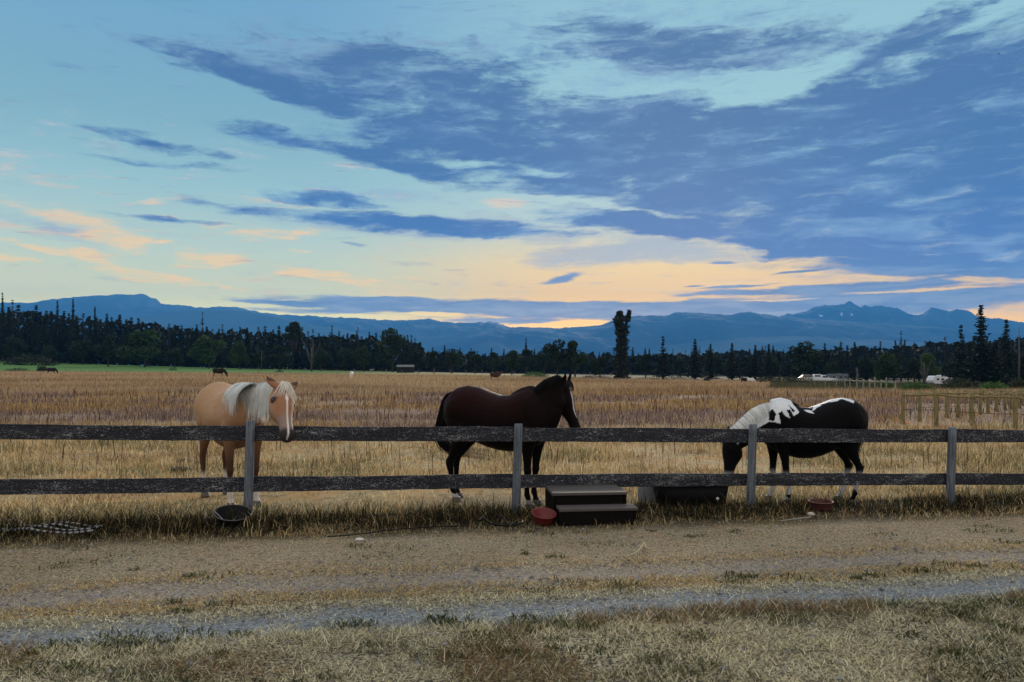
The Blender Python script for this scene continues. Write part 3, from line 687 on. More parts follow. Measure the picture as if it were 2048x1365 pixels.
# trees that stand out
for (src, H0, px, Y, tip, wd, lab) in (
    (CON[3], 14, 5, 225, 586, .6, 'sparse tall conifer against the sky at the far left edge of the wood'),
    (SPI[0], 14, 25, 226, 599, 1.0, 'thin ragged conifer second from the left edge of the wood'),
    (CON[0], 14, 115, 232, 602, .8, 'pointed conifer rising over the left wood below the first mountain slope'),
    (CON[2], 14, 146, 234, 598, .75, 'tallest narrow conifer rising in front of the left mountain'),
    (CON[4], 14, 190, 234, 614, .7, 'pointed conifer just right of the tallest narrow one on the left'),
    (SPI[1], 14, 405, 240, 624, .9, 'slim spire conifer standing over the wood between the palomino and the left mountain'),
    (PINE[0], 13, 587, 236, 637, 1.1, 'round-headed pine standing above the wood behind the palomino head'),
    (CON[1], 14, 664, 236, 651, .8, 'narrow conifer right of the round-headed pine'),
    (SPI[2], 14, 716, 238, 655, 1.0, 'thin spire conifer near the right end of the left wood'),
    (CON[5], 14, 1052, 240, 677, 1.0, 'broad pointed conifer standing over the middle wood left of centre'),
    (CON[1], 14, 1326, 150, 673, 1.7, 'lone pointed conifer right of the tall ivy covered tree'),
    (CON[0], 14, 1390, 152, 679, 2.0, 'wide conifer with drooping top, second right of the ivy covered tree'),
    (CON[2], 14, 1421, 156, 688, 1.7, 'conifer joined to the wide one second right of the ivy covered tree'),
    (CON[4], 14, 1464, 154, 686, 1.7, 'conifer with forked tip third right of the ivy covered tree'),
    (CON[3], 14, 1510, 158, 690, 1.6, 'pointed conifer at the left end of the right wood'),
    (CON[5], 14, 1538, 158, 689, 1.5, 'pointed conifer second from the left end of the right wood'),
    (SPI[0], 14, 1802, 170, 662, 1.0, 'tall open topped conifer between the two caravans'),
    (CON[1], 14, 1922, 120, 651, 1.5, 'bent topped conifer left of the largest conifer on the right'),
    (CON[4], 14, 1962, 112, 611, 1.5, 'largest conifer, with layered branches, towering on the right'),
    (CON[2], 14, 1940, 118, 684, 2.3, 'broad low conifer at the foot of the largest one'),
    (CON[0], 14, 2013, 116, 640, 1.5, 'tall conifer right of the largest one near the right edge'),
    (CON[3], 14, 1990, 110, 680, 2.2, 'bushy conifer between the two tallest on the right'),
    (CON[5], 14, 2055, 112, 672, 1.9, 'conifer cut by the right edge of the view'),
    (CON[1], 14, 1700, 92, 735, 1.7, 'small bushy conifer standing right of the parked cars')):
    tree(src, px, Y, tip, H0, 'conifer_tree', lab, None, wd)
for (src, H0, px, Y, tip, wd, lab) in (
    (BROG[0], 8, 290, 208, 660, 1.25, 'light green rounded tree in front of the left wood'),
    (BROG[1], 8, 418, 210, 668, 1.1, 'green spreading tree right of the light green rounded one'),
    (BROG[0], 8, 480, 208, 683, .8, 'small green tree with a pale trunk in the left wood'),
    (BRO[1], 9, 785, 214, 657, 1.0, 'large dark broadleaf tree ending the left wood'),
    (BRO[2], 9, 1115, 152, 677, 1.05, 'large dark ragged tree behind the bay horse head'),
    (BRO[3], 9, 1150, 152, 680, .9, 'dark tree forming the right half of the ragged pair behind the bay'),
    (BRO[0], 9, 1200, 154, 712, 1.2, 'low rounded tree left of the ivy covered tree'),
    (BRO[2], 9, 1612, 165, 680, 1.2, 'round topped dark tree over the wood left of the parked pickup'),
    (BROG[1], 8, 1775, 130, 704, 1.0, 'pale green rounded tree between the two caravans'),
    (BROG[0], 8, 1858, 136, 706, .7, 'thin pale branched tree just left of the caravan')):
    tree(src, px, Y, tip, H0, 'broadleaf_tree', lab, None, wd)

def ivy_tree():
    Y = 150; X = (1243-CX)/F*Y; z0 = gz(X, Y); H = CH-(615-HZ)*Y/F-z0
    r = np.random.default_rng(5); pts, sz = [], []
    for k in range(4600):
        t = r.random()**.9; z = .2+t*(H-.9)
        px = np.interp(t, [0, .2, .45, .7, .85, 1.0], [0, -.1, 0, .1, -.1, -.35])
        R = np.interp(t, [0, .12, .3, .5, .62, .75, .88, 1.0], [2.2, 1.8, 1.3, 1.5, 1.25, 1.4, 1.55, .8])*(.66+.5*vnoise(t*24, 1, 3))*(1.25 if r.random() < .12 else 1)
        a = r.uniform(0, 6.28); q = R*math.sqrt(r.random())
        if t > .8 and .55 < math.cos(a)*q < .85: continue
        pts.append((px+math.cos(a)*q, math.sin(a)*q, z-.25*q)); sz.append(r.uniform(.12, .34))
    for k in range(420):
        t = r.random(); q = math.sqrt(r.random())*.75; a = r.uniform(0, 6.28)
        pts.append((1.15+.5*t+math.cos(a)*q*(1-.5*t), math.sin(a)*q, H*.80+t*H*.165)); sz.append(r.uniform(.1, .28))
    pts = np.array(pts); k = r.random((len(pts), 1))
    V, Fq, cc = leafcards(pts, np.array(sz), np.array([[.012,.018,.012]])*(1-k)+np.array([[.035,.042,.03]])*k, .12)
    e = empty('ivy_covered_tree', (X, Y, z0), 0, 'very tall columnar ivy covered tree with a forked top standing alone in the middle', 'tree')
    link_mesh('crown', np_mesh('crown', V, [Fq], cc), LEAF, e)
    mb = MB(); mb.tube([(0,0,-.3), (0,0,H*.4), (-.1,0,H*.9)], [.5, .35, .08]); mb.tube([(0,0,H*.6), (.9,0,H*.8), (1.4,0,H*.93)], [.2, .12, .04])
    mb.build('trunk', BARK, e, True)
ivy_tree()

def bare_tree(px, Y, base_off, tip, label, seed, spread=1.0, n=13):
    X = (px-CX)/F*Y; z0 = gz(X, Y); H = CH-(tip-HZ)*Y/F-z0
    r = random.Random(seed); e = empty('bare_tree', (X, Y, z0), 0, label, 'tree')
    mb = MB(); mb.tube([(0,0,-.2), (.05,0,H*.4), (0,0,H*.8)], [.28, .18, .06], 7); mb.build('trunk', PALEBARK, e, True)
    mb = MB()
    for k in range(n):
        a = r.uniform(0, 6.28); h0 = H*r.uniform(.15, .6); L = H*r.uniform(.2, .42)*spread
        p1 = Vector((math.cos(a)*L*.5, math.sin(a)*L*.3, h0+L*.8)); p2 = Vector((math.cos(a)*L*.75, math.sin(a)*L*.5, min(H, h0+L*1.6)))
        mb.tube([(0, 0, h0), p1, p2], [.10, .06, .02], 5)
        for q in range(3):
            b = a+r.uniform(-.9, .9); s_ = p1.lerp(p2, r.random()); mb.tube([s_, s_+Vector((math.cos(b)*L*.25, math.sin(b)*L*.2, L*.4))], [.04, .012], 4)
    mb.build('branches', PALEBARK, e, True)
bare_tree(623, 200, 0, 684, 'pale leafless tree in front of the dark wood right of the palomino head', 3)
bare_tree(1848, 132, 0, 716, 'pale bare branched tree just left of the caravan', 4, .8)
bare_tree(1714, 118, 0, 728, 'thin bare sapling right of the small bushy conifer', 5, .4, 6)
def snag(px, Y, tip, label, rad=.16):
    X = (px-CX)/F*Y; z0 = gz(X, Y); H = CH-(tip-HZ)*Y/F-z0
    e = empty('dead_trunk', (X, Y, z0), 0, label, 'tree'); mb = MB(); mb.tube([(0,0,-.2), (.05,0,H*.5), (.0,0,H)], [rad, rad*.8, rad*.35], 7); mb.build('trunk', PALEBARK, e, True)
    mb = MB()
    for k in range(5): a = U(0, 6.28); z = H*U(.45, .95); mb.tube([(0,0,z), (math.cos(a)*.7, math.sin(a)*.5, z+.25)], [.05, .02], 4)
    mb.build('branches', PALEBARK, e, True)
snag(1355, 205, 706, 'pale dead trunk left of a close pair between the pointed conifers')
snag(1360, 206, 704, 'pale dead trunk right of a close pair between the pointed conifers')
snag(2038, 108, 655, 'thin dead pole trunk at the right edge of the wood', .12)
snag(523, 204, 700, 'pale slim trunk standing in the left wood', .10)

def bush(px, Y, wpx, hpx, label, green, name='shrub', dens=900, base_y=None):
    X = (px-CX)/F*Y; z0 = gz(X, Y); R = wpx/2/F*Y; Hh = hpx/F*Y
    r = np.random.default_rng(int(px)); n = dens; d_ = r.normal(size=(n, 3)); d_ /= np.linalg.norm(d_, axis=1)[:, None]
    lump = .72+.45*vnoise(d_[:, 0]*2.5+px, d_[:, 1]*2.5, 7)
    P_ = d_*(r.uniform(.55, 1.05, (n, 1)))*lump[:, None]*np.array([R, min(R, 2.5), Hh]); P_[:, 2] = np.abs(P_[:, 2])
    k = r.random((n, 1)); ca_, cb_ = ((.025, .06, .016), (.07, .15, .04)) if green else ((.02, .026, .016), (.05, .06, .034))
    V, Fq, cc = leafcards(P_, max(.07, Hh*.09)*r.uniform(.6, 1.4, n), np.array(ca_)*(1-k)+np.array(cb_)*k)
    e = empty(name, (X, Y, z0), 0, label, 'shrub')
    link_mesh('foliage', np_mesh('foliage', V, [Fq], cc), LEAF, e)
    mb = MB()
    for q in range(4): a = U(0, 6.28); mb.tube([(0,0,-.1), (math.cos(a)*R*.4, math.sin(a)*.4, Hh*.6)], [.05, .02], 5)
    mb.build('stem', BARK, e, True)
bush(34, 152, 60, 9, 'low dark bush at the far left edge of the dry field', False)
bush(84, 150, 22, 14, 'small dark bush at the edge of the pasture beside a grazing animal', False)
bush(60, 196, 130, 22, 'long dark thicket under the left wood', False, dens=1400)
bush(345, 176, 20, 5, 'tiny dark clump in the green pasture', False, dens=300)
bush(560, 172, 18, 5, 'tiny dark clump in the pasture behind the palomino ears', False, dens=300)
bush(1070, 150, 62, 12, 'wide green bramble mound at the far edge of the field', True, dens=1300)
bush(1190, 150, 90, 8, 'long low dark hedge left of the ivy covered tree foot', False, dens=1200)
bush(1330, 150, 150, 8, 'long low hedge right of the ivy covered tree foot', False, dens=1400)
bush(1560, 128, 150, 16, 'long grey green scrub along the field edge left of the cars', False, dens=1600)
bush(1773, 62, 32, 18, 'small round green shrub behind the little wire fence', True, dens=900)
bush(1834, 55, 84, 22, 'bright green broom shrub behind the paddock posts', True, dens=2000)
bush(1985, 58, 60, 20, 'green shrub behind the right end of the paddock', True, dens=1400)
bush(1925, 66, 90, 22, 'grey brown scrub mound below the caravan', False, dens=1800)
bush(2045, 64, 70, 24, 'dark scrub mound at the right edge behind the paddock', False, dens=1500)
bush(1720, 72, 120, 14, 'low grey scrub behind the little wire fence', False, dens=1600)

# ---------------------------------------------------------------- air
def haze():
    mb = MB(); x0, x1, y0, y1, z0, z1 = -12600, 12600, -60, 10600, -14, 1070
    mb.add([(x0,y0,z0),(x1,y0,z0),(x1,y1,z0),(x0,y1,z0),(x0,y0,z1),(x1,y0,z1),(x1,y1,z1),(x0,y1,z1)], [(0,3,2,1),(4,5,6,7),(0,1,5,4),(1,2,6,5),(2,3,7,6),(3,0,4,7)])
    m_ = bpy.data.materials.new('air'); m_.use_nodes = True; n = m_.node_tree.nodes; n.clear()
    o = n.new('ShaderNodeOutputMaterial'); v = n.new('ShaderNodeVolumePrincipled')
    v.inputs['Color'].default_value = (.08, .40, 1, 1); v.inputs['Density'].default_value = 1.05e-4; v.inputs['Anisotropy'].default_value = 0.0
    m_.node_tree.links.new(v.outputs[0], o.inputs['Volume'])
    tag(mb.build('haze', m_), kind='stuff')
haze()

# ---------------------------------------------------------------- board fence
def fence_d(px): return CH*F/(305.0+(px-498)*(276.0-305.0)/(1902-498))
POSTX = [(-70, 841, 1050), (498, 843, 1046), (1034, 849, 1028), (1503, 850, 1020), (1902, 856, 1006), (2290, 858, 996)]
def board_mat(name, base, speck, thr):
    m_, t, bs = mat_new(name, .85); bs.inputs['Specular IOR Level'].default_value = .08
    oc = t.node('ShaderNodeNewGeometry').outputs['Position']
    g = t.noise(t.mapping(oc, scale=(2.5, 2.5, 60)), 1.0, 4, .6)
    big = t.noise(t.mapping(oc, scale=(2.2, 2.2, 7)), 1.0, 4, .7)
    sp = t.noise(t.mapping(oc, scale=(17, 17, 52)), 1.0, 5, .78, 1.2)
    sp2 = t.noise(t.mapping(oc, loc=(3, 1, 2), scale=(70, 70, 130)), 1.0, 2, .7)
    c = t.mix(g, tuple(v*.3 for v in base), tuple(v*3.2 for v in base))
    lvl = t.m('MULTIPLY_ADD', big, -.34, thr+.165)
    mk = t.mr(t.m('SUBTRACT', t.m('MAXIMUM', sp, t.m('SUBTRACT', sp2, .03)), lvl), 0, .05)
    c = t.mix(mk, c, t.mix(g, tuple(v*.7 for v in speck), speck))
    t.put(bs.inputs['Base Color'], c)
    b = t.node('ShaderNodeBump'); b.inputs['Strength'].default_value = .6; b.inputs['Distance'].default_value = .004; t.put(b.inputs['Height'], t.m('ADD', g, mk)); t.l.new(b.outputs[0], bs.inputs['Normal'])
    return m_
RAILM = board_mat('black_paint_flaking_with_lichen', (.016, .017, .022), (.36, .38, .40), .585)
def log_mat(name, a, b_, crack=(.02,.02,.02)):
    m_, t, bs = mat_new(name, .9); bs.inputs['Specular IOR Level'].default_value = .2
    oc = t.node('ShaderNodeNewGeometry').outputs['Position']
    g = t.noise(t.mapping(oc, scale=(55, 55, 3)), 1.0, 5, .65, .3); k = t.noise(oc, 7, 4, .6); v = t.noise(t.mapping(oc, scale=(30, 30, 20)), 1.0, 3, .6)
    c = t.mix(t.mr(g, .3, .7), a, b_); c = t.mix(t.mr(v, .64, .72), c, crack); c = t.mix(t.mr(g, .30, .24), c, crack)
    c = t.mix(t.m('MULTIPLY', t.mr(k, .5, .75), .35), c, tuple(x*.5 for x in a)); t.put(bs.inputs['Base Color'], c)
    b = t.node('ShaderNodeBump'); b.inputs['Strength'].default_value = .7; b.inputs['Distance'].default_value = .006; t.put(b.inputs['Height'], g); t.l.new(b.outputs[0], bs.inputs['Normal'])
    return m_
POSTM = log_mat('weathered_grey_post', (.055, .070, .092), (.17, .195, .225))
WOODM = log_mat('peeled_round_wood', (.12, .10, .045), (.30, .25, .12))
def log_post(mb, base, top, r0, r1, n=14, segs=9):
    base, top = Vector(base), Vector(top); rings = []
    for i in range(segs+1):
        t = i/segs; c = base.lerp(top, t); r_ = r0+(r1-r0)*t
        rings.append([(c.x+math.cos(6.283*k/n)*r_*(1+.07*vnoise(k*1.3+base.x*7, t*3, 2)), c.y+math.sin(6.283*k/n)*r_*(1+.07*vnoise(k*1.1, t*3+base.x, 4)), c.z+(U(-.006, .006) if i == segs else 0)) for k in range(n)])
    rings = [[tuple(float(q) for q in p) for p in r] for r in rings]
    c = top; rings.append([(c.x+math.cos(6.283*k/n)*r1*.8, c.y+math.sin(6.283*k/n)*r1*.8, c.z+.006) for k in range(n)])
    mb.loft(rings)
def board_fence():
    e = empty('board_fence', (fence_d(498)*(498-CX)/F, fence_d(498), 0), 0, 'weathered two rail board fence with dark lichen speckled boards on grey round posts', 'fence')
    inv = Matrix.Translation(-e.location)
    def child(mb, nm, m_):
        o = mb.build(nm, m_, e, nm == 'post'); o.matrix_parent_inverse = inv; return o
    for px, ty, by in POSTX:
        d_ = fence_d(px); b = wp(px-3, by, d_); t = wp(px+3, ty, d_); b.z = gz(b.x, b.y)-.15
        mb = MB(); log_post(mb, b, t, .051, .046); child(mb, 'post', POSTM)
    TT = ([-400, 0, 498, 1034, 1503, 1902, 2048, 2500], [847, 849, 852, 855, 858, 859, 860, 862]); TBm = ([-400, 0, 498, 1034, 1503, 2048, 2500], [876, 879, 882, 883.5, 885.5, 885, 885])
    BT = ([-400, 0, 498, 1034, 1503, 1902, 2048, 2500], [964, 960, 954, 949, 947, 947, 947, 947]); BB = ([-400, 0, 498, 1034, 1503, 1902, 2048, 2500], [995, 990, 984, 976, 972, 970, 970, 969])
    joints = [-260] + [p[0] for p in POSTX[1:5]] + [2300]
    for (tt, bb) in ((TT, TBm), (BT, BB)):
        for i in range(len(joints)-1):
            a, b = joints[i], joints[i+1]; nseg = 30; rings = []
            for k in range(nseg+1):
                px = a+(b-a)*k/nseg; d_ = fence_d(px)+.062
                if k == 0: px += 1.2
                if k == nseg: px -= 1.2
                dz = .006*math.sin(k*.21+i*2.1)+U(-.003, .003)
                zt = wp(px, np.interp(px, *tt), d_).z+dz; zb = wp(px, np.interp(px, *bb), d_).z+U(-.003, .003); X = (px-CX)/F*d_
                rings.append([(X+FN[0]*o, d_+FN[1]*o, z) for o, z in ((-.017, zb+.004), (-.019, (zb+zt)/2), (-.017, zt-.004), (-.011, zt), (.013, zt), (.018, zt-.004), (.018, zb+.004), (.013, zb), (-.011, zb))])
            mb = MB(); mb.loft(rings); child(mb, 'rail', RAILM)
            for px, in ((a,), ):
                pass
    # nail heads, two per board at every post
    for px, ty, by in POSTX[1:5]:
        d_ = fence_d(px)
        for yy in (862, 875, 960, 975):
            for s in (-11, 12):
                c = wp(px+s, yy+(px-498)*.0, d_+.062)
                mb = MB(); mb.tube([c+Vector((FN[0]*-.024, FN[1]*-.024, 0)), c], .004, 6); child(mb, 'nail', IRON)
IRON = simple_mat('rusty_iron', (.06, .045, .04), .6, .6)
board_fence()

# ---------------------------------------------------------------- paddock and far wire fences
def rail_pts(a, b, sag, n=9, wob=.02):
    a, b = Vector(a), Vector(b)
    return [a.lerp(b, k/n)+Vector((0, 0, -sag*4*(k/n)*(1-k/n)+U(-wob, wob)*.4)) for k in range(n+1)]
def paddock():
    o_ = gp(1805, 850)
    e = empty('paddock_fence', o_, 0, 'post and rail paddock of pale peeled round posts with thin bowed rails on the right', 'fence'); inv = Matrix.Translation(-e.location)
    def child(mb, nm, m_=WOODM):
        o = mb.build(nm, m_, e, True); o.matrix_parent_inverse = inv
    front = [(1805, 783, 851), (1873, 781, 857), (1944, 786, 860), (2031, 787, 866), (2120, 790, 872)]
    side = [(1805, 783, 851), (1839, 781, 845), (1894, 780, 838), (1916, 781, 837), (1941, 780, 834), (1960, 780, 832), (1976, 780, 828), (1993, 782, 825), (2010, 780, 822), (2022, 779, 820), (2037, 781, 818), (2047, 780, 813), (2070, 780, 810)]
    back = [(1929, 778, 806), (1967, 777, 804), (2003, 778, 803), (2040, 779, 802), (2080, 780, 802)]
    def posts(lst, skip=0):
        tops = []
        for i, (px, ty, by) in enumerate(lst):
            d_ = CH*F/(by-HZ); b = wp(px, by, d_); t = wp(px, ty, d_); b.z = gz(b.x, b.y)-.1; tops.append((wp(px, ty+4, d_), d_, t, b))
            if i < skip: continue
            mb = MB(); log_post(mb, b, t+Vector((U(-.03, .03), 0, 0)), .062, .052, 10, 4); child(mb, 'post')
        return tops
    for lst, sk in ((front, 0), (side, 1), (back, 0)):
        tp = posts(lst, sk)
        for i in range(len(tp)-1):
            a, b = tp[i][2]+Vector((0, -.07, -.11)), tp[i+1][2]+Vector((0, -.07, -.11))
            mb = MB(); mb.tube(rail_pts(a, b, U(-.02, .07)), .03, 7); child(mb, 'rail')
            mb = MB(); mb.tube(rail_pts(a-Vector((0, 0, .42)), b-Vector((0, 0, .42)), .02), .007, 5); child(mb, 'wire', IRON)
paddock()
def small_fence(name, pts, hgt, rad, label, rail_m, post_m, nwire=1, thick=.012):
    P_ = [gp2(px, py) for px, py in pts]
    e = empty(name, P_[0], 0, label, 'fence'); inv = Matrix.Translation(-e.location); mesh = None
    for p in P_:
        if mesh is None:
            mb = MB(); mb.tube([(0,0,-.2), (0,0,hgt*.5), (0,0,hgt)], [rad, rad*.95, rad*.85], 7); o = mb.build('post', post_m, e, True); mesh = o.data
        else:
            o = bpy.data.objects.new('post', mesh); COL.objects.link(o); o.parent = e
        o.location = p-P_[0]; o.rotation_euler = (U(-.05, .05), U(-.05, .05), U(0, 6)); s = U(.85, 1.15); o.scale = (1, 1, s)
    for i in range(len(P_)-1):
        for w_ in range(nwire):
            z = hgt*(.88-.35*w_); mb = MB(); mb.tube(rail_pts(P_[i]+Vector((0,-.05,z)), P_[i+1]+Vector((0,-.05,z)), .06, 5, .03), thick, 5)
            o = mb.build('rail' if thick > .02 else 'wire', rail_m, e, True); o.matrix_parent_inverse = inv
def gp2(px, py):
    """ground point seen at a pixel, on the real terrain"""
    best = None
    for Y in np.geomspace(10, 240, 900):
        X = (px-CX)/F*Y; z = gz(X, Y); y = HZ+(CH-z)/Y*F
        if best is None or abs(y-py) < best[0]: best = (abs(y-py), X, Y, z)
    return Vector(best[1:])
PALEPOST = simple_mat('pale_weathered_stake', (.20, .20, .16), .9)
small_fence('stake_fence', [(1629,775),(1650,777),(1672,779),(1690,781),(1700,783),(1714,785),(1726,786),(1738,787),(1750,789),(1762,790),(1772,791),(1790,793)], 1.0, .05, 'row of small pale stakes between the dry field and the scrub on the right', PALEPOST, PALEPOST, 1, .03)
small_fence('wire_fence', [(x, 745.5+x*.0065) for x in range(100, 1060, 32)], 1.15, .05, 'long thin wire fence dividing the dry field from the green pasture', IRON, simple_mat('grey_stake', (.16,.16,.14), .9), 1, .012)
small_fence('wire_fence', [(x, 757.5+(x-1300)*.011) for x in (1180, 1222, 1262, 1330, 1385, 1428, 1458, 1500)], 1.2, .06, 'sparse pale staked wire fence at the far field edge right of the ivy covered tree', IRON, PALEPOST, 1, .012)

# ---------------------------------------------------------------- things along the fence
BLACKP = simple_mat('black_rubber', (.005, .005, .006), .6, bump=.1, spec=.15)
def planks_block():
    e = empty('mounting_steps', (0.84, 8.40, 0), math.radians(6), 'dark wooden two tread mounting steps standing before the fence', 'steps')
    W = simple_mat('dark_weathered_boards', (.007, .006, .0058), .9, bump=.6, scale=14, spec=.06); T = simple_mat('worn_grey_tread', (.065, .058, .055), .75, bump=.6, scale=18)
    w_, dpt = .84, .50
    def b(nm, c, s, m_, bev=.004):
        mb = MB(); mb.box(c, s, jit=.002); mb.build(nm, m_, e, bevel=bev)
    for k in range(4): b('tread_plank', (-.0, -.13+k*.145+.0, .305), (w_, .136, .03), T)
    for k in range(2): b('tread_plank', (.05, -.37+k*.13, .172), (w_+.02, .118, .03), T)
    for s in (-1, 1):
        b('side_panel', (s*(w_/2-.02), .09, .135), (.03, .56, .31), W); b('side_panel', (s*(w_/2-.02)+.045, -.31, .07), (.03, .22, .17), W)
    b('riser', (0, -.165, .235), (w_-.08, .025, .105), W); b('riser', (.045, -.405, .07), (w_-.08, .025, .165), W); b('riser', (0, .35, .135), (w_-.08, .025, .30), W)
planks_block()
def trough():
    Y0 = 8.98; e = empty('water_trough', ((1388-CX)/F*Y0, Y0+.25, 0), 0, 'black water trough with bright rim behind the fence under the grazing pinto head', 'trough')
    def rr(hx, hy, z, n=40):
        out = []
        for k in range(n):
            a = 6.2832*k/n; c, s = math.cos(a), math.sin(a); q = (abs(c)**5+abs(s)**5)**(-1/5); out.append((c*q*hx, s*q*hy, z))
        return out
    mb = MB(); rings = [rr(.41, .22, 0), rr(.43, .25, .12), rr(.465, .28, .31), rr(.44, .255, .31), rr(.42, .235, .14), rr(.41, .22, .03)]
    mb.loft(rings); mb.build('tub', BLACKP, e, True)
    mb = MB(); mb.loft([rr(.465, .28, .300), rr(.485, .30, .306), rr(.485, .30, .322), rr(.46, .275, .324), rr(.452, .268, .305)]); mb.build('rim', simple_mat('worn_bright_rim', (.55, .56, .57), .4, .3), e)
    m_, t, bs = mat_new('water', .03); bs.inputs['Base Color'].default_value = (.02, .03, .03, 1); bs.inputs['Specular IOR Level'].default_value = .7
    mb = MB(); mb.add(rr(.432, .247, .235), [tuple(range(40))]); mb.build('water', m_, e)
trough()
def lump(nm, px, py, r, m_, label, cat, z=0.0, sq=(1,.8,.55)):
    p = gp(px, py, z); mb = MB(); n = 12; rings = []
    for i in range(1, 7):
        ph = math.pi*i/7; rings.append([(math.cos(6.283*k/n)*math.sin(ph)*r*sq[0]*U(.85, 1.1), math.sin(6.283*k/n)*math.sin(ph)*r*sq[1]*U(.85, 1.1), -math.cos(ph)*r*sq[2]) for k in range(n)])
    mb.loft(rings); o = mb.build(nm, m_, None, True); o.location = p+Vector((0, 0, r*sq[2]*.7)); tag(o, label, cat)
e_ = empty('concrete_block', wp(1296, 1000, 9.3)*1.0, .1, 'grey hollow concrete block at the left end of the black trough', 'block'); e_.location.z = gz(e_.location.x, e_.location.y)
CONC = simple_mat('grey_concrete', (.20, .22, .23), .9, bump=.4, scale=40)
for nm, c, s in (('shell', (0, -.085, .14), (.20, .03, .28)), ('shell', (0, .085, .14), (.20, .03, .28)), ('web', (-.085, 0, .14), (.03, .14, .28)), ('web', (.085, 0, .14), (.03, .14, .28))):
    mb = MB(); mb.box(c, s, jit=.003); mb.build(nm, CONC, e_, bevel=.004)
def bowl(nm, px, py, d_, R, H, tiltx, tilty, m_, label, cat, handle=False, wall=.012, flare=1.18):
    loc = Vector(((px-CX)/F*d_, d_, 0)); e = empty(nm, loc, 0, label, cat); e.rotation_euler = (math.radians(tiltx), math.radians(tilty), .3)
    mb = MB(); r0 = R/flare; mb.lathe([(0, .0), (r0, .0), (r0*1.02, .01), (R*.98, H*.93), (R*1.03, H*.95), (R*1.04, H), (R*1.0, H+.004), (R-wall, H*.96), (r0-wall*.6, .018), (0, .016)], 36)
    mb.build('tub', m_, e, True)
    mb = MB(); mb.tube([(math.cos(6.283*k/36)*R*1.035, math.sin(6.283*k/36)*R*1.035, H) for k in range(37)], .006, 6); mb.build('rim', m_ if not handle else simple_mat('grey_worn_rim', (.06,.06,.065), .5), e, True)
    if handle:
        mb = MB(); mb.tube([(-R*1.0, 0, H), (-R*1.25, -.04, H*.5), (-R*1.45, -.05, .12), (-R*1.5, -.06, .0)], .006, 6)
        mb.tube([(-R*.98, 0, H+.01), (-R*.4, -.12, H*.62), (-R*.2, -.14, H*.25)], .005, 6); mb.build('handle', simple_mat('wire_handle', (.3,.3,.3), .4, .6), e, True)
    return e
REDR = simple_mat('dull_red_rubber', (.13, .010, .010), .6, var=.35, scale=12)
b1 = bowl('feed_bowl', 1087, 1038, 8.10, .13, .085, 15, 0, REDR, 'dull red round feed bowl beside the wooden steps', 'bowl'); b1.location.z = .035
b2 = bowl('feed_tub', 465, 1062, 7.98, .185, .10, 15, 4, BLACKP, 'large black rubber tub tipped toward the viewer beside the left post', 'tub', True); b2.location.z = .05
b3 = bowl('feed_pan', 1642, 1024, 8.9, .135, .085, 2, -2, simple_mat('brick_red_rubber', (.075, .018, .014), .7, var=.35, scale=12), 'low brick red pan lying in the straw beside the pinto hind hoof', 'pan', flare=1.08); b3.location.z = .015
def stripe_mat():
    m_, t, bs = mat_new('black_and_white_braid', .8); uv = t.node('ShaderNodeAttribute', attribute_name='col').outputs[0]; t.put(bs.inputs['Base Color'], uv); return m_
def striped_rope():
    """a loosely coiled thick black and white lead rope"""
    c = gp(78, 1062, .03); pts = []
    r = random.Random(8)
    def seg(a, b, n): return [Vector(a).lerp(Vector(b), k/n) for k in range(n)]
    base = [(-.75,.08),(-.45,.22),(-.2,.10),(.0,.16),(.25,.12),(.45,.10),(.62,.02),(.55,-.06),(.3,-.03),(.05,-.01),(-.15,.06),(-.35,.12),(-.6,.02),(-.42,-.1),(-.15,-.02),(.1,.06),(.35,.02),(.6,-.08),(.66,-.16),(.4,-.13),(.15,-.12),(-.05,-.08),(-.3,.0),(-.55,-.06),(-.85,-.02),(-1.1,.05)]
    P_ = [Vector((x, y*1.4, .015+.035*(0.5+.5*math.sin(i*2.2)))) for i, (x, y) in enumerate(base)]
    for i in range(len(P_)-1):
        p0, p1, p2, p3 = P_[max(0, i-1)], P_[i], P_[i+1], P_[min(len(P_)-1, i+2)]
        L = (p2-p1).length; n = max(4, int(L/.018))
        for k in range(n):
            t = k/n; pts.append(.5*((2*p1)+(-p0+p2)*t+(2*p0-5*p1+4*p2-p3)*t*t+(-p0+3*p1-3*p2+p3)*t**3))
    mb = MB(); L = 0
    for i in range(len(pts)-1):
        mb.cur = (.26, .26, .26) if int(L/.035) % 2 == 0 else (.012, .012, .014)
        mb.tube([pts[i], pts[i+1]], .011, 6, False); L += (pts[i+1]-pts[i]).length
    o = mb.build('rope', stripe_mat(), None, True, colors=True); o.location = c; o.location.z = .03
    tag(o, 'black and white braided rope lying in loose coils in the dark grass at the left', 'rope')
striped_rope()
def hose(px_pts, rad, label, nm='hose', cat='hose', m_=None, z=.03):
    P_ = [gp(x, y, z)+Vector((0, 0, U(0, .03))) for x, y in px_pts]; pts = []
    for i in range(len(P_)-1):
        p0, p1, p2, p3 = P_[max(0, i-1)], P_[i], P_[i+1], P_[min(len(P_)-1, i+2)]
        for k in range(8):
            t = k/8; pts.append(.5*((2*p1)+(-p0+p2)*t+(2*p0-5*p1+4*p2-p3)*t*t+(-p0+3*p1-3*p2+p3)*t**3))
    pts.append(P_[-1]); c = pts[0].copy(); mb = MB(); mb.tube([p-c for p in pts], rad, 7); o = mb.build(nm, m_ or BLACKP, None, True); o.location = c; tag(o, label, cat)
hose([(655, 1078), (720, 1070), (790, 1060), (870, 1055), (940, 1057)], .006, 'black hose lying along the foot of the verge left of the middle post')
hose([(958, 1044), (975, 1032), (1005, 1040), (1018, 1050), (1038, 1042), (1044, 1050), (1020, 1055), (985, 1050), (962, 1036)], .011, 'looped black hose end in the grass left of the red bowl')
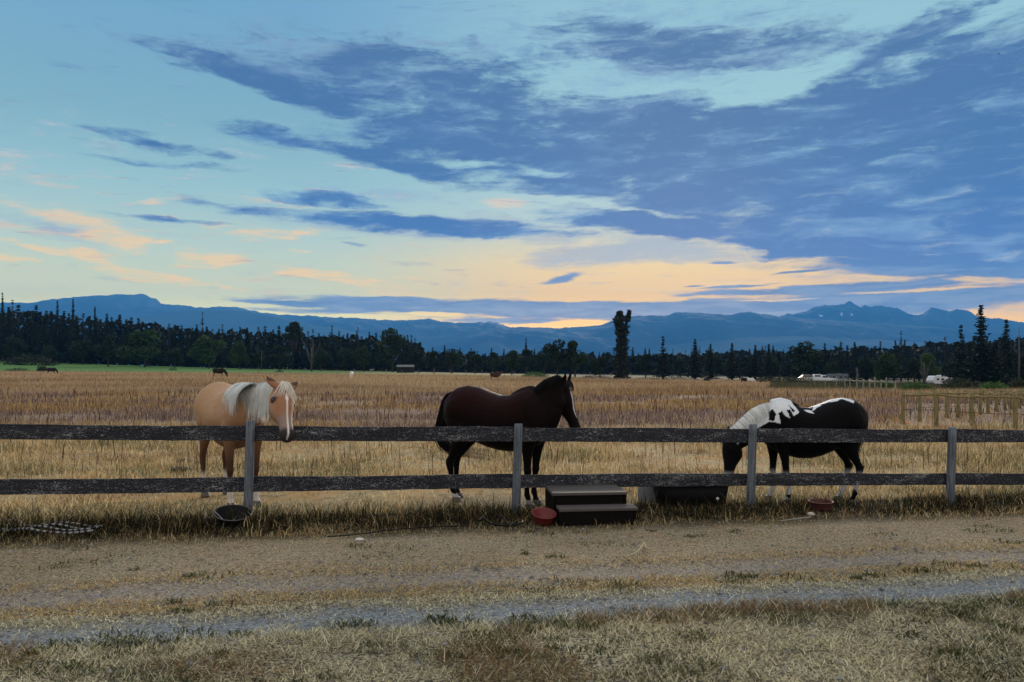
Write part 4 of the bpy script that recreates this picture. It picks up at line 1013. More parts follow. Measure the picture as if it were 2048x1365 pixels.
hose([(410, 1056), (440, 1046), (500, 1050)], .006, 'thin pale stick leaning in the dark grass behind the black tub', 'stick', 'stick', PALEBARK)
hose([(1560, 1043), (1590, 1041), (1622, 1040)], .010, 'straight pale stick lying in front of the fence below the pinto', 'stick', 'stick', PALEPOST, .015)
hose([(1250, 1118), (1275, 1110), (1288, 1090), (1292, 1100), (1300, 1104)], .007, 'thin straw coloured twig on the dirt in front of the steps', 'stick', 'stick', simple_mat('straw_twig', (.4, .32, .2), .9), .012)
lump('stone', 719, 1082, .036, simple_mat('pale_stone', (.55, .55, .52), .8), 'small white stone at the edge of the dirt track', 'stone', sq=(1.3,.8,.5))
lump('stone', 1622, 1032, .045, simple_mat('cream_stone', (.42, .38, .34), .8), 'small cream stone left of the brick red pan', 'stone')
lump('stone', 348, 1046, .07, simple_mat('dark_stone', (.035, .033, .03), .9), 'dark clod of earth in the black grass left of the tub', 'stone')
for px, py, sz in ((370, 926, .11), (362, 944, .12), (395, 928, .07)):
    lump('dung_pile', px, py, sz, simple_mat('dark_dung', (.03, .024, .018), .95, bump=.8), {370: 'upper left clump of dark horse dung behind the fence left of the palomino', 362: 'lowest clump of dark horse dung left of the palomino', 395: 'small right hand clump of dark horse dung by the palomino hind leg'}[px], 'dung', sq=(1.4, .9, .4))
def dandelion():
    p = wp(1435, 1006, 8.75); p.z = 0; e = empty('dandelion', p, 0, 'white dandelion seed head in the dark grass before the trough', 'flower')
    mb = MB(); mb.tube([(0,0,-.02), (.01,0,.08), (0,0,.155)], .003, 5); mb.build('stem', simple_mat('green_stem', (.08,.12,.05), .8), e, True)
    n = 260; d_ = rng.normal(size=(n, 3)); d_ /= np.linalg.norm(d_, axis=1)[:, None]
    V, Fq, cc = leafcards(d_*.013+np.array([0, 0, .158]), .007, np.full((n, 3), .8)); link_mesh('seed_head', np_mesh('seed_head', V, [Fq], cc), LEAF, e)
dandelion()
def red_scrap():
    p = gp(1896, 858); e = empty('plastic_scraps', p, .2, 'torn red plastic lying flat on the paddock ground beside the fence post', 'litter'); m_ = simple_mat('faded_red_plastic', (.62, .10, .09), .5)
    for k, (x, y, w_, dd, rz) in enumerate(((0, 0, .34, .10, .1), (.1, .75, .30, .08, -.2), (-.12, 1.5, .22, .12, .3), (.2, 2.2, .3, .06, 0))):
        mb = MB(); V = []; n = 10
        for i in range(n+1):
            for j in (0, 1): V.append((x-w_/2+w_*i/n, y+(j-.5)*dd*U(.6, 1.3), .03+.03*math.sin(i*1.3+k)+.02*j))
        mb.add(V, [(2*i, 2*i+2, 2*i+3, 2*i+1) for i in range(n)]); o = mb.build('strip', m_, e, True); s = o.modifiers.new('thickness', 'SOLIDIFY'); s.thickness = .004
red_scrap()

# ---------------------------------------------------------------- vehicles, shelter, bird
WHITEP = simple_mat('white_vehicle_paint', (.72, .76, .80), .35, var=.05); GLASSD = simple_mat('dark_window_glass', (.02, .025, .03), .1, var=.1, spec=.8); TYRE = simple_mat('tyre_rubber', (.02, .02, .02), .8); TRIM = simple_mat('blue_grey_trim', (.10, .15, .22), .5); RIMM = simple_mat('steel_rim', (.4, .42, .44), .35, .6)
def wheel(e, x, y, r=.36, w_=.24):
    o = empty('wheel', (0, 0, 0)); bpy.data.objects.remove(o)
    mb = MB(); prof = [(-w_/2, r*.62), (-w_/2, r*.95), (-w_*.35, r), (w_*.35, r), (w_/2, r*.95), (w_/2, r*.62)]; n = 20; rings = [[(x+math.cos(6.283*k/n)*q, y+yy, r+math.sin(6.283*k/n)*q) for k in range(n)] for yy, q in prof]
    mb.loft(rings); w = mb.build('wheel', TYRE, e, True)
    mb = MB(); mb.tube([(x, y-w_/2-.01, r), (x, y+w_/2+.01, r)], r*.55, 16); mb.build('rim', RIMM, w, True)
def prism(mb, prof, y0, y1, inset=.0):
    """side profile (x, z) swept across the width"""
    n = len(prof); zs = [p[1] for p in prof]; zm = (max(zs)+min(zs))/2
    V = [(x, y0+(inset if z > zm else 0), z) for x, z in prof]+[(x, y1-(inset if z > zm else 0), z) for x, z in prof]
    mb.add(V, [tuple(range(n)), tuple(range(2*n-1, n-1, -1))]+[(i, i+n, (i+1) % n+n, (i+1) % n) for i in range(n)])
def pickup(px, Y, rz, label):
    X = (px-CX)/F*Y; e = empty('pickup_truck', (X, Y, gz(X, Y)), rz, label, 'pickup')
    mb = MB(); prism(mb, [(-2.8, .45), (-2.8, 1.12), (-.95, 1.14), (-.9, 1.14), (.75, 1.15), (2.35, 1.02), (2.7, .85), (2.75, .45)], -.95, .95); mb.build('body', WHITEP, e, bevel=.05)
    mb = MB(); prism(mb, [(-.9, 1.14), (-.8, 1.78), (-.6, 1.85), (.1, 1.84), (.95, 1.14)], -.86, .86, .12); c = mb.build('cab', WHITEP, e, bevel=.04)
    for s in (-1, 1):
        for x0, x1 in ((-.68, -.1), (-.02, .5)):
            mb = MB(); mb.add([(x0, s*.87, 1.2), (x1+.12, s*.87, 1.2), (x1-.12 if x1 > 0 else x1, s*.80, 1.72), (x0, s*.80, 1.72)], [(0, 1, 2, 3)]); o = mb.build('window', GLASSD, c)
            q = o.modifiers.new('thickness', 'SOLIDIFY'); q.thickness = .02; q.offset = 0
        mb = MB(); mb.box((2.7, s*.7, .85), (.12, .3, .18)); mb.build('headlight', RIMM, e, bevel=.02)
        for x in (-1.75, 1.75): wheel(e, x, s*.86)
    mb = MB(); prism(mb, [(-2.75, 1.15), (-2.72, 2.0), (-1.0, 2.02), (-.92, 1.15)], -.9, .9, .05); k_ = mb.build('canopy', WHITEP, e, bevel=.05)
    for s in (-1, 1): mb = MB(); mb.box((-1.85, s*.90, 1.62), (1.3, .02, .42)); mb.build('window', GLASSD, k_)
    mb = MB(); mb.box((2.78, 0, .55), (.14, 1.9, .22)); mb.build('bumper', TRIM, e, bevel=.03)
    return e
p_ = pickup(1650, 146, math.radians(-12), 'white pickup with a white canopy parked before the right wood')
p_.scale = (.80,)*3
def low_car(px, Y, rz, label, m_):
    X = (px-CX)/F*Y; e = empty('parked_car', (X, Y, gz(X, Y)), rz, label, 'car')
    mb = MB(); prism(mb, [(-2.2, .35), (-2.25, .8), (-1.6, .98), (1.0, .95), (2.1, .75), (2.2, .35)], -.85, .85); mb.build('body', m_, e, bevel=.05)
    mb = MB(); prism(mb, [(-1.6, .97), (-1.1, 1.42), (.25, 1.42), (1.0, .95)], -.78, .78, .12); c = mb.build('cab', m_, e, bevel=.04)
    for s in (-1, 1):
        mb = MB(); mb.add([(-1.35, s*.79, 1.0), (.8, s*.79, 1.0), (.22, s*.70, 1.36), (-1.05, s*.70, 1.36)], [(0, 1, 2, 3)]); o = mb.build('window', GLASSD, c); q = o.modifiers.new('thickness', 'SOLIDIFY'); q.thickness = .02; q.offset = 0
        for x in (-1.4, 1.35): wheel(e, x, s*.76, .31, .2)
low_car(1617, 150, math.radians(-8), 'small cream car half hidden in scrub left of the white pickup', simple_mat('cream_paint', (.45, .42, .36), .4))
def caravan(px, Y, rz, label, W=None, sc=1.0, name='caravan'):
    X = (px-CX)/F*Y; e = empty(name, (X, Y, gz(X, Y)), rz, label, 'caravan'); e.scale = (sc,)*3; W = W or WHITEP
    mb = MB(); prism(mb, [(-3.4, .5), (-3.45, 2.5), (-3.3, 2.72), (2.6, 2.72), (2.95, 2.5), (3.5, 1.5), (3.3, .9), (2.6, .5)][::-1], -1.15, 1.15); mb.build('body', W, e, bevel=.08)
    for x, z, w_, h_ in ((-2.2, 1.75, .9, .6), (.1, 1.75, 1.0, .6), (1.7, 1.75, .8, .6)):
        for s in (-1, 1):
            mb = MB(); mb.box((x, s*1.16, z), (w_, .03, h_)); f_ = mb.build('window', TRIM, e, bevel=.02)
            mb = MB(); mb.box((x, s*1.178, z), (w_-.14, .01, h_-.14)); mb.build('pane', GLASSD, f_)
    mb = MB(); mb.box((-1.05, -1.165, 1.45), (.7, .03, 1.75)); dr = mb.build('door', W, e, bevel=.02); mb = MB(); mb.box((-1.33, -1.19, 1.4), (.05, .03, .14)); mb.build('handle', TRIM, dr)
    mb = MB(); mb.box((0, -1.162, 1.05), (6.6, .012, .18)); mb.build('stripe', TRIM, e)
    mb = MB(); mb.box((.2, 0, 2.82), (.9, .8, .2)); mb.build('roof_vent', W, e, bevel=.03)
    mb = MB(); mb.box((-.4, -1.22, 2.62), (4.2, .12, .12)); mb.build('awning_roll', TRIM, e, bevel=.03)
    for x in (-.35, .45):
        for s in (-1, 1): wheel(e, x, s*1.02, .36, .2)
    mb = MB(); mb.tube([(3.0, -.5, .55), (4.4, 0, .5)], .05); mb.tube([(3.0, .5, .55), (4.4, 0, .5)], .05); mb.build('drawbar', IRON, e)
    return e
caravan(1879, 128, math.radians(196), 'white travel caravan with sloped front parked beneath the largest conifers', None, .62)
caravan(1677, 150, math.radians(8), 'dark low caravan behind the white pickup', simple_mat('dull_grey_paint', (.12, .14, .17), .5), .62)
def shelter():
    px, Y = 811, 196; X = (px-CX)/F*Y; e = empty('field_shelter', (X, Y, gz(X, Y)), .1, 'tiny pale roofed open field shelter at the foot of the left wood', 'shelter')
    R_ = simple_mat('pale_tin_roof', (.12, .125, .125), .6, .2); Wd = simple_mat('dark_shed_boards', (.03, .03, .028), .9)
    for s in (-1, 1): mb = MB(); mb.add([(-2.3, 0, 2.1), (2.3, 0, 2.1), (2.3, s*1.7, 1.55), (-2.3, s*1.7, 1.55)], [(0, 1, 2, 3)]); o = mb.build('roof', R_, e); q = o.modifiers.new('thickness', 'SOLIDIFY'); q.thickness = .06
    for x in (-2.1, 0, 2.1):
        for y in (-1.4, 1.4): mb = MB(); mb.box((x, y, .8), (.14, .14, 1.6)); mb.build('post', Wd, e)
    mb = MB(); mb.box((0, 1.45, .85), (4.2, .08, 1.5)); mb.build('back_wall', Wd, e)
shelter()
def bird(px, py, D, s, label):
    e = empty('bird', wp(px, py, D), .4, label, 'bird'); m_ = simple_mat('dark_feathers', (.012, .012, .014), .7)
    mb = MB(); mb.tube([(-.22*s,0,0), (-.1*s,0,.0), (.05*s,0,.01*s), (.16*s,0,.03*s), (.24*s,0,.02*s)], [.015*s, .045*s, .06*s, .035*s, .008*s], 8); mb.build('body', m_, e, True)
    for g in (-1, 1):
        mb = MB(); mb.add([(.08*s, 0, .02*s), (-.08*s, 0, .02*s), (-.06*s, g*.22*s, .10*s), (.09*s, g*.22*s, .12*s), (-.10*s, g*.46*s, .05*s)], [(0, 1, 2, 3), (3, 2, 4)]); o = mb.build('wing', m_, e); q = o.modifiers.new('thickness', 'SOLIDIFY'); q.thickness = .01*s
    mb = MB(); mb.add([(-.18*s, 0, 0), (-.36*s, .07*s, .01), (-.36*s, -.07*s, .01)], [(0, 1, 2)]); o = mb.build('tail', m_, e); q = o.modifiers.new('thickness', 'SOLIDIFY'); q.thickness = .01*s
bird(1998, 108, 110, .75, 'dark bird flying against the blue cloud at the upper right')
bird(293, 245, 160, .5, 'tiny dark bird on the clear sky, left of a pair')
bird(341, 247, 165, .5, 'tiny dark bird on the clear sky, right of a pair')

# ---------------------------------------------------------------- horses
HAIR = attr_mat('mane_and_tail_hair', .7, .1, .08)
def coat_mat(name, sheen=.02, spec=.06, rough=.6):
    m_, t, bs = mat_new(name, rough); bs.inputs['Specular IOR Level'].default_value = spec
    a = t.node('ShaderNodeAttribute', attribute_name='col').outputs[0]
    n = t.noise(t.mapping(t.node('ShaderNodeTexCoord').outputs['Object'], scale=(60, 60, 25)), 1.0, 4, .6)
    t.put(bs.inputs['Base Color'], t.vm('MULTIPLY', a, t.mix(n, (.8, .8, .8), (1.2, 1.2, 1.2))))
    bs.inputs['Sheen Weight'].default_value = sheen; bs.inputs['Sheen Roughness'].default_value = .4
    b = t.node('ShaderNodeBump'); b.inputs['Strength'].default_value = .25; b.inputs['Distance'].default_value = .004; t.put(b.inputs['Height'], n); t.l.new(b.outputs[0], bs.inputs['Normal'])
    return m_
EYEM = simple_mat('dark_horse_eye', (.012, .008, .006), .08, spec=.8); HOOFM = simple_mat('horn_hoof', (.11, .09, .075), .6)

def ring(c, a, b, ra, rb, n=22, e=2.2, low=1.0):
    """superellipse around c; a = side axis, b = up axis; low narrows the underside"""
    out = []
    for k in range(n):
        th = 2*math.pi*k/n; ct, st = math.cos(th), math.sin(th)
        q = (abs(ct)**e+abs(st)**e)**(-1/e); w_ = 1.0 if st > 0 else 1-(1-low)*(-st)
        out.append(c + a*(ct*q*ra*w_) + b*(st*q*rb))
    return out
TORSO = [(-.80, 1.27, 1.08, .07), (-.77, 1.35, .98, .15), (-.70, 1.425, .90, .215), (-.60, 1.475, .86, .265), (-.46, 1.50, .82, .285), (-.30, 1.49, .77, .29), (-.14, 1.455, .72, .305), (.02, 1.43, .69, .315), (.18, 1.43, .68, .305),
         (.32, 1.465, .70, .27), (.43, 1.50, .73, .235), (.53, 1.48, .77, .225), (.63, 1.40, .83, .205), (.71, 1.31, .90, .16), (.76, 1.22, .98, .09)]
def horse(name, loc, hd, s, neck_w, poll_w, nose_w, face_n, label, cat='horse', feet=(0,0,0,0), belly=0.0, voxel=.0115, color=None, mane=None, tail=None, forelock=None, ears=((.0, .0),)*2, neck_r=1.0, sway=0.0, group=None, head_s=1.0, lift=None, croup=0.0):
    hv = Vector((hd[0], hd[1], 0)).normalized(); rz = math.atan2(hv.y, hv.x)
    e = empty(name, (loc[0], loc[1], gz(loc[0], loc[1])), rz, label, cat, group); e.scale = (s, s, s)
    M = Matrix.LocRotScale(e.location, e.rotation_euler.to_quaternion(), Vector((s, s, s))).inverted()
    L_ = lambda p: M @ Vector(p)
    LD = lambda v: ((M.to_3x3() @ Vector(v)).normalized())
    X_, Y_, Z_ = Vector((1,0,0)), Vector((0,1,0)), Vector((0,0,1))
    mb = MB()
    rings = []
    for x, zt, zb, w_ in TORSO:
        dip = sway*math.exp(-((x-.05)/.22)**2); zt2 = zt-dip+croup*math.exp(-((x+.5)/.22)**2); zb2 = zb-belly*math.exp(-((x-.0)/.35)**2)
        rings.append(ring(Vector((x, 0, (zt2+zb2)/2)), Y_, Z_, w_, (zt2-zb2)/2, 28, 2.25, .92))
    mb.loft(rings)
    for g in (-1, 1):   # shoulder, upper arm and haunch muscles
        for (cx, cy, cz, rx, ry, rz_, tl) in ((.52, .155, 1.16, .13, .088, .25, .25), (.44, .17, .96, .12, .085, .12, 0), (-.50, .175, 1.20, .21, .118, .20, 0), (-.42, .185, .98, .13, .10, .16, 0), (-.02, .16, 1.0, .34, .155, .22, 0)):
            mb.loft([ring(Vector((cx+tl*rz_*math.cos(p)*-1, g*cy, cz+rz_*math.cos(p))), X_, Y_, rx*math.sin(p)+.002, ry*math.sin(p)+.002, 16, 2.0) for p in np.linspace(.06, 3.08, 9)])
    # withers ridge
    mb.loft([ring(Vector((x, 0, z)), Y_, Z_, w_, h_, 14) for x, z, w_, h_ in ((.18, 1.38, .05, .05), (.32, 1.42, .075, .08), (.44, 1.445, .08, .085), (.58, 1.42, .07, .08))])
    # neck
    P0, N0 = Vector((.36, 0, 1.12)), [L_(p) for p in neck_w]
    A0, A1 = L_(poll_w), L_(nose_w); ax = (A1-A0).normalized(); HL = (A1-A0).length
    n_ = LD(face_n); n_ = (n_-ax*n_.dot(ax)).normalized(); sd = n_.cross(ax).normalized()
    k_ = HL/.62
    ctrl = [P0, Vector((.56, 0, 1.16))] + N0 + [A0-n_*.12*k_+ax*.07*k_]
    path = []
    for i in range(len(ctrl)-1):
        p0, p1, p2, p3 = ctrl[max(0, i-1)], ctrl[i], ctrl[i+1], ctrl[min(len(ctrl)-1, i+2)]
        for q in range(8):
            t = q/8; path.append(.5*((2*p1)+(-p0+p2)*t+(2*p0-5*p1+4*p2-p3)*t*t+(-p0+3*p1-3*p2+p3)*t**3))
    path.append(ctrl[-1]); NP = len(path); nk = []
    for i, p in enumerate(path):
        t = i/(NP-1); T = (path[min(i+1, NP-1)]-path[max(i-1, 0)]).normalized()
        up = (Z_-T*T.z); up = up.normalized() if up.length > .15 else (-X_-T*(-T.x)).normalized()
        side = T.cross(up).normalized()
        rh = float(np.interp(t, [0, .25, .5, .75, 1], [.365, .30, .225, .175, .14]))*neck_r; rw = float(np.interp(t, [0, .25, .5, .75, 1], [.19, .155, .115, .095, .088]))
        nk.append((p, T, up, side, rh, rw, t))
    mb.loft([ring(p, side, up, rw, rh, 22, 2.1) for p, T, up, side, rh, rw, t in nk])
    # head
    st = [(-.03, -.05, .13, .055), (.04, -.025, .19, .085), (.13, .0, .225, .100), (.22, .010, .255, .108), (.31, .012, .275, .108), (.41, .008, .270, .098), (.50, .0, .225, .083), (.60, -.004, .175, .068), (.70, -.004, .145, .060), (.80, .0, .132, .060), (.88, .002, .135, .066), (.945, -.004, .128, .064), (.985, -.022, .095, .050), (1.01, -.045, .05, .03)]
    mb.loft([ring(A0+ax*(t*HL)+n_*(b*k_)-n_*(h_*k_/2), sd, n_, w_*k_*head_s, h_*k_/2, 22, 2.25, .72) for t, b, h_, w_ in st])
    for g in (-1, 1):   # brow, cheek bone, nostril, ear
        mb.loft([ring(A0+ax*(HL*t)-n_*(.055*k_)+sd*(g*.092*k_), sd, n_, r_*.8, r_, 10) for t, r_ in ((.20, .012), (.24, .026), (.29, .028), (.34, .012))])
        mb.loft([ring(A0+ax*(HL*t)-n_*(.045*k_)+sd*(g*.048*k_), sd, n_, r_, r_, 10) for t, r_ in ((.85, .008), (.90, .024), (.94, .026), (.975, .010))])
        e0 = A0+ax*(.035*HL)-n_*.03*k_+sd*(g*.066*k_); ev = ears[0 if g < 0 else 1]
        ed = (-ax*1.0+sd*(g*(.38+ev[0]))+n_*ev[1]).normalized(); ef = (n_+sd*(g*.5)); ef = (ef-ed*ef.dot(ed)).normalized(); es = ed.cross(ef)
        mb.loft([ring(e0+ed*(l*k_), es, ef, a_*k_, b_*k_, 12) for l, a_, b_ in ((-.05, .030, .03), (.0, .034, .028), (.045, .040, .024), (.09, .037, .019), (.13, .024, .014), (.165, .009, .009))])
    mb.loft([ring(A0+ax*(HL*t)-n_*(o*k_), sd, n_, a_, b_, 12) for t, o, a_, b_ in ((.86, .115, .02, .012), (.90, .13, .034, .018), (.95, .125, .030, .02), (.975, .11, .018, .012))])   # chin
    # legs
    hoofs = []
    for i, (g, front) in enumerate(((-1, True), (1, True), (-1, False), (1, False))):
        dx = feet[i]; lf = (lift[i] if lift else 0)
        if front: J = [(.50, .13, 1.10, .10, .17), (.50, .165, .95, .09, .14), (.485, .165, .84, .070, .100), (.475, .16, .72, .056, .074), (.47, .155, .60, .046, .055), (.47, .15, .51, .042, .047), (.475, .15, .455, .044, .050), (.468, .15, .40, .033, .037), (.462, .15, .30, .027, .032), (.462, .15, .20, .029, .035), (.467, .15, .165, .037, .043), (.485, .15, .115, .029, .031), (.503, .15, .075, .038, .042), (.51, .15, .05, .042, .048)]; fx = .515
        else: J = [(-.50, .11, 1.20, .15, .24), (-.49, .145, 1.05, .13, .23), (-.47, .16, .92, .105, .185), (-.50, .165, .81, .078, .130), (-.57, .16, .70, .056, .085), (-.635, .155, .60, .043, .060), (-.685, .15, .535, .041, .062), (-.69, .15, .475, .040, .054), (-.675, .15, .40, .032, .040), (-.665, .15, .30, .028, .034), (-.66, .15, .20, .030, .037), (-.655, .15, .165, .038, .045), (-.635, .15, .115, .030, .032), (-.615, .15, .075, .038, .043), (-.605, .15, .05, .043, .050)]; fx = -.60
        rr_ = []
        for (x, y, z, ra, rb) in J:
            w_ = max(0.0, min(1.0, (1.0-z)/.95)); rr_.append(ring(Vector((x+dx*w_, g*y, z+lf*w_)), Y_, X_, ra, rb, 18, 2.1))
        mb.loft(rr_); hoofs.append((fx+dx, g*.15, lf))
    me0 = bpy.data.meshes.new('tmp'); me0.from_pydata([tuple(v) for v in mb.v], [], mb.f); me0.update()
    import bmesh
    bm = bmesh.new(); bm.from_mesh(me0); bmesh.ops.recalc_face_normals(bm, faces=bm.faces); bm.to_mesh(me0); bm.free()
    tmp = bpy.data.objects.new('tmp', me0); COL.objects.link(tmp)
    r_ = tmp.modifiers.new('r', 'REMESH'); r_.mode = 'VOXEL'; r_.voxel_size = voxel
    sm = tmp.modifiers.new('s', 'SMOOTH'); sm.factor = .5; sm.iterations = 5 if voxel < .02 else 1
    dg = bpy.context.evaluated_depsgraph_get(); dg.update()
    me = bpy.data.meshes.new_from_object(tmp.evaluated_get(dg)); bpy.data.objects.remove(tmp); me.name = 'body'
    n = len(me.vertices); co = np.empty(n*3, dtype=np.float32); me.vertices.foreach_get('co', co); co = co.reshape(-1, 3).astype(float)
    # head coordinates: along, outward, sideways
    rel = co-np.array(A0); hl = rel @ np.array(ax)/HL; hn = rel @ np.array(n_)/k_; hs = rel @ np.array(sd)/k_
    inhead = (hl > -.32) & (hl < 1.1) & (hn > -.34) & (hn < .1) & (np.abs(hs) < .17)
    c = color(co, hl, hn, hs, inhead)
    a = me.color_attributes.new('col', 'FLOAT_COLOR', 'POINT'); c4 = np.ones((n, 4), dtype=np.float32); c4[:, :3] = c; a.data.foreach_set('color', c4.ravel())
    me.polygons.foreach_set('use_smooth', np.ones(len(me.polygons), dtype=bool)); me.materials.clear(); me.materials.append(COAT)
    link_mesh('body', me, None, e)
    if voxel > .02: return e
    for fx, fy, lf in hoofs:
        m2 = MB(); m2.loft([ring(Vector((fx+o, fy, z+lf)), Y_, X_, ra, rb, 16, 2.1) for z, o, ra, rb in ((.0, .012, .056, .066), (.02, .008, .054, .063), (.06, -.006, .046, .053), (.07, -.008, .044, .050))]); m2.build('hoof', HOOFM, e, True)
    for g in (-1, 1):
        c0 = A0+ax*(HL*.272)-n_*(.060*k_)+sd*(g*.092*k_*head_s); m2 = MB()
        m2.loft([ring(c0+ax*(.020*k_*math.cos(p)), sd, n_, .017*k_*math.sin(p)+.0005, .017*k_*math.sin(p)+.0005, 12) for p in np.linspace(.05, 3.09, 8)]); m2.build('eye', EYEM, e, True)
    # hair ribbons
    def ribbons(nm, strands, wid, colA, colB, parent=None):
        V, Fc, C, b = [], [], [], 0
        for S, wv in strands:
            k = np.random.rand() if False else random.random(); cc = np.array(colA)*(1-k)+np.array(colB)*k; m_ = len(S)
            for i, p in enumerate(S):
                w_ = wid*(1-.75*(i/(m_-1))**2)*.5; V.append(tuple(p-wv*w_)); V.append(tuple(p+wv*w_)); C += [cc, cc]
            Fc += [(b+2*i, b+2*i+1, b+2*i+3, b+2*i+2) for i in range(m_-1)]; b += 2*m_
        o = link_mesh(nm, np_mesh(nm, np.array(V), [np.array(Fc)], np.array(C), smooth=False), HAIR, e); return o
    if mane:
        g, length, cA, cB, cnt, t0 = mane[:6]; fan = mane[6] if len(mane) > 6 else 0; S = []
        gsgn = None
        for q in range(cnt):
            t = t0+(1.0-t0)*random.random(); i = t*(NP-1); i0 = int(min(i, NP-2)); f_ = i-i0
            p, T, up, side, rh, rw, _ = nk[i0]; p2, T2, up2, side2, rh2, rw2, _ = nk[i0+1]
            p = p.lerp(p2, f_); T = T.lerp(T2, f_); up = up.lerp(up2, f_); side = side.lerp(side2, f_); rh = rh+(rh2-rh)*f_; rw = rw+(rw2-rw)*f_
            isfan = random.random() < fan
            if isfan: x0 = U(.42, .88); p, T, up, side, rh, rw, t = Vector((x0, 0, 1.19)), X_.copy(), Z_.copy(), Y_.copy(), .305, .225, .3
            sg = g if side.y > 0 else -g
            Lh = length*U(.42, 1.15)*min(1, .45+(1-t)*4, .5+(t-t0)*5); pts = []; off = U(.004, .024); th = -.12; acc = 0; cur = None; step = Lh/8; drift = T*(U(-.35, .25)-max(0, .34-t)*2.2); fr = U(.75, 1.15)
            if isfan: drift = X_*(-U(-.1, .8)*max(.1, .85-x0)*1.9); Lh *= .9
            for k in range(9):
                if th < 1.25*fr:
                    pt = p+up*(math.cos(th)*(rh+off))+side*(sg*math.sin(th)*(rw+off)) + drift*(acc*.3)
                    th += step/(.5*(rh+rw)+.02)*.95
                else: pt = cur + (Vector((0, 0, -1))+side*(sg*.06)+drift*.25).normalized()*step
                pts.append(pt); cur = pt; acc += step
            S.append((pts, (T+up*U(-.3, .3)).normalized()))
        ribbons('mane', S, .0085, cA, cB)
    if forelock:
        cA, cB, cnt, Lf = forelock; S = []
        for q in range(cnt):
            y0 = U(-.035, .035); spread = random.choice((-1, 1))*U(.35, 1); pts = []
            for k in range(7):
                t = k/6; pts.append(A0+ax*((-.02+Lf*t)*k_)+n_*(.022-.05*abs(spread)*t*t+.008*math.sin(t*3))*k_+sd*((y0+spread*.115*t**.8)*k_))
            S.append((pts, sd))
        ribbons('forelock', S, .010, cA, cB)
    if tail:
        ctrl_, cA, cB, cnt, spr = tail; C_ = [L_(p) for p in ctrl_]; S = []
        for q in range(cnt):
            o1 = Vector((U(-1, 1), U(-1, 1), U(-1, 1))); pts = []; L1 = U(.55, 1.0)
            for k in range(15):
                t = k/14*L1*(len(C_)-1); i = min(int(t), len(C_)-2); f_ = t-i
                p0, p1, p2, p3 = C_[max(0, i-1)], C_[i], C_[i+1], C_[min(len(C_)-1, i+2)]
                p = .5*((2*p1)+(-p0+p2)*f_+(2*p0-5*p1+4*p2-p3)*f_*f_+(-p0+3*p1-3*p2+p3)*f_**3); u = k/14*L1
                pts.append(p+o1*(.018+spr*math.sin(min(1, u*1.2)*1.6)))
            S.append((pts, Vector((U(-1, 1), U(-1, 1), .1)).normalized()))
        ribbons('tail', S, .012, cA, cB)
    return e
COAT = coat_mat('short_horse_coat')
def n3(co, f, seed): return fbm(co[:, 0]*f+co[:, 1]*f*.7, co[:, 2]*f+co[:, 1]*f*.5, 4, seed)
def sm(x, a, b): t = np.clip((x-a)/(b-a), 0, 1); return (t*t*(3-2*t))[:, None]
def colmix(c, k, d_): return c*(1-k)+np.array(d_)*k

def palomino(co, hl, hn, hs, ih):
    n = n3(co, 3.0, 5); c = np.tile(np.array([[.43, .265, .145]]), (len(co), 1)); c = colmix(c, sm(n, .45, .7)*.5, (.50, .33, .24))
    c = colmix(c, sm(co[:, 2]-.3*np.clip(co[:, 0]-.35, 0, .6), 1.22, .80)*.8, (.17, .080, .042)); c = colmix(c, sm(co[:, 2], .85, .50)*.85, (.055, .03, .02))  # shade on chest, belly and legs painted into the coat, darker downward
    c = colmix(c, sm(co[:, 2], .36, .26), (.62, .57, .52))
    ihf = ih[:, None]*1.0
    face = ihf*sm(hn, -.12, -.03)*sm(hl, .95, .6); c = colmix(c, face*.85, (.29, .135, .075))
    c = colmix(c, ihf*sm(hl, .50, .66)*.8, (.24, .19, .17)); c = colmix(c, ihf*sm(hl, .78, .90), (.035, .03, .03))
    bz = np.abs(hs-(.004-.03*np.clip(hl-.3, 0, 1))); w_ = np.interp(hl, [.15, .22, .28, .34, .6, .92, 1.0], [0, .008, .017, .008, .006, .008, .004])
    c = colmix(c, ihf*(np.clip((w_-bz)/.008+.5, 0, 1)*(w_ > 0)*(hn > -.05))[:, None], (.75, .70, .66))
    ed = np.sqrt((hl-.27)**2*.38+(hn+.06)**2); c = colmix(c, ihf*sm(ed, .052, .022)*(np.abs(hs) > .05)[:, None], (.03, .02, .018))
    ear = ih & (hl < -.03) & (hn > -.025); c[ear & (np.abs(hs) > .06)] = (.10, .06, .045)
    return c
def bay(co, hl, hn, hs, ih):
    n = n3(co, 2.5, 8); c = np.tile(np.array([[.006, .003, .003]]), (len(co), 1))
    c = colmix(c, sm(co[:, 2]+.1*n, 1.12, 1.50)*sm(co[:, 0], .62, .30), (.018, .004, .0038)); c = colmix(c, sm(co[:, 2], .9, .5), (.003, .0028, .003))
    ihf = ih[:, None]*1.0; bz = np.abs(hs-.012*np.sin(hl*9)); w_ = np.interp(hl, [.16, .24, .32, .62, .72], [0, .013, .010, .008, 0])
    c = colmix(c, ihf*(np.clip((w_-bz)/.008+.5, 0, 1)*(w_ > 0)*(hn > -.05))[:, None], (.62, .60, .60)); c[(co[:, 0] < -.4) & (co[:, 2] < .11) & (co[:, 1] < 0)] = (.45, .42, .40)
    c[(co[:, 0] > .3) & (co[:, 2] < .12) & (co[:, 1] < 0)] = (.3, .28, .27)
    return c
PX0, PY0, PS = 3.775, 9.42, .865
def pin_local(px, py, d_=9.22): return ((PX0-(px-CX)/F*d_)/PS, (CH-(py-HZ)/F*d_)/PS)
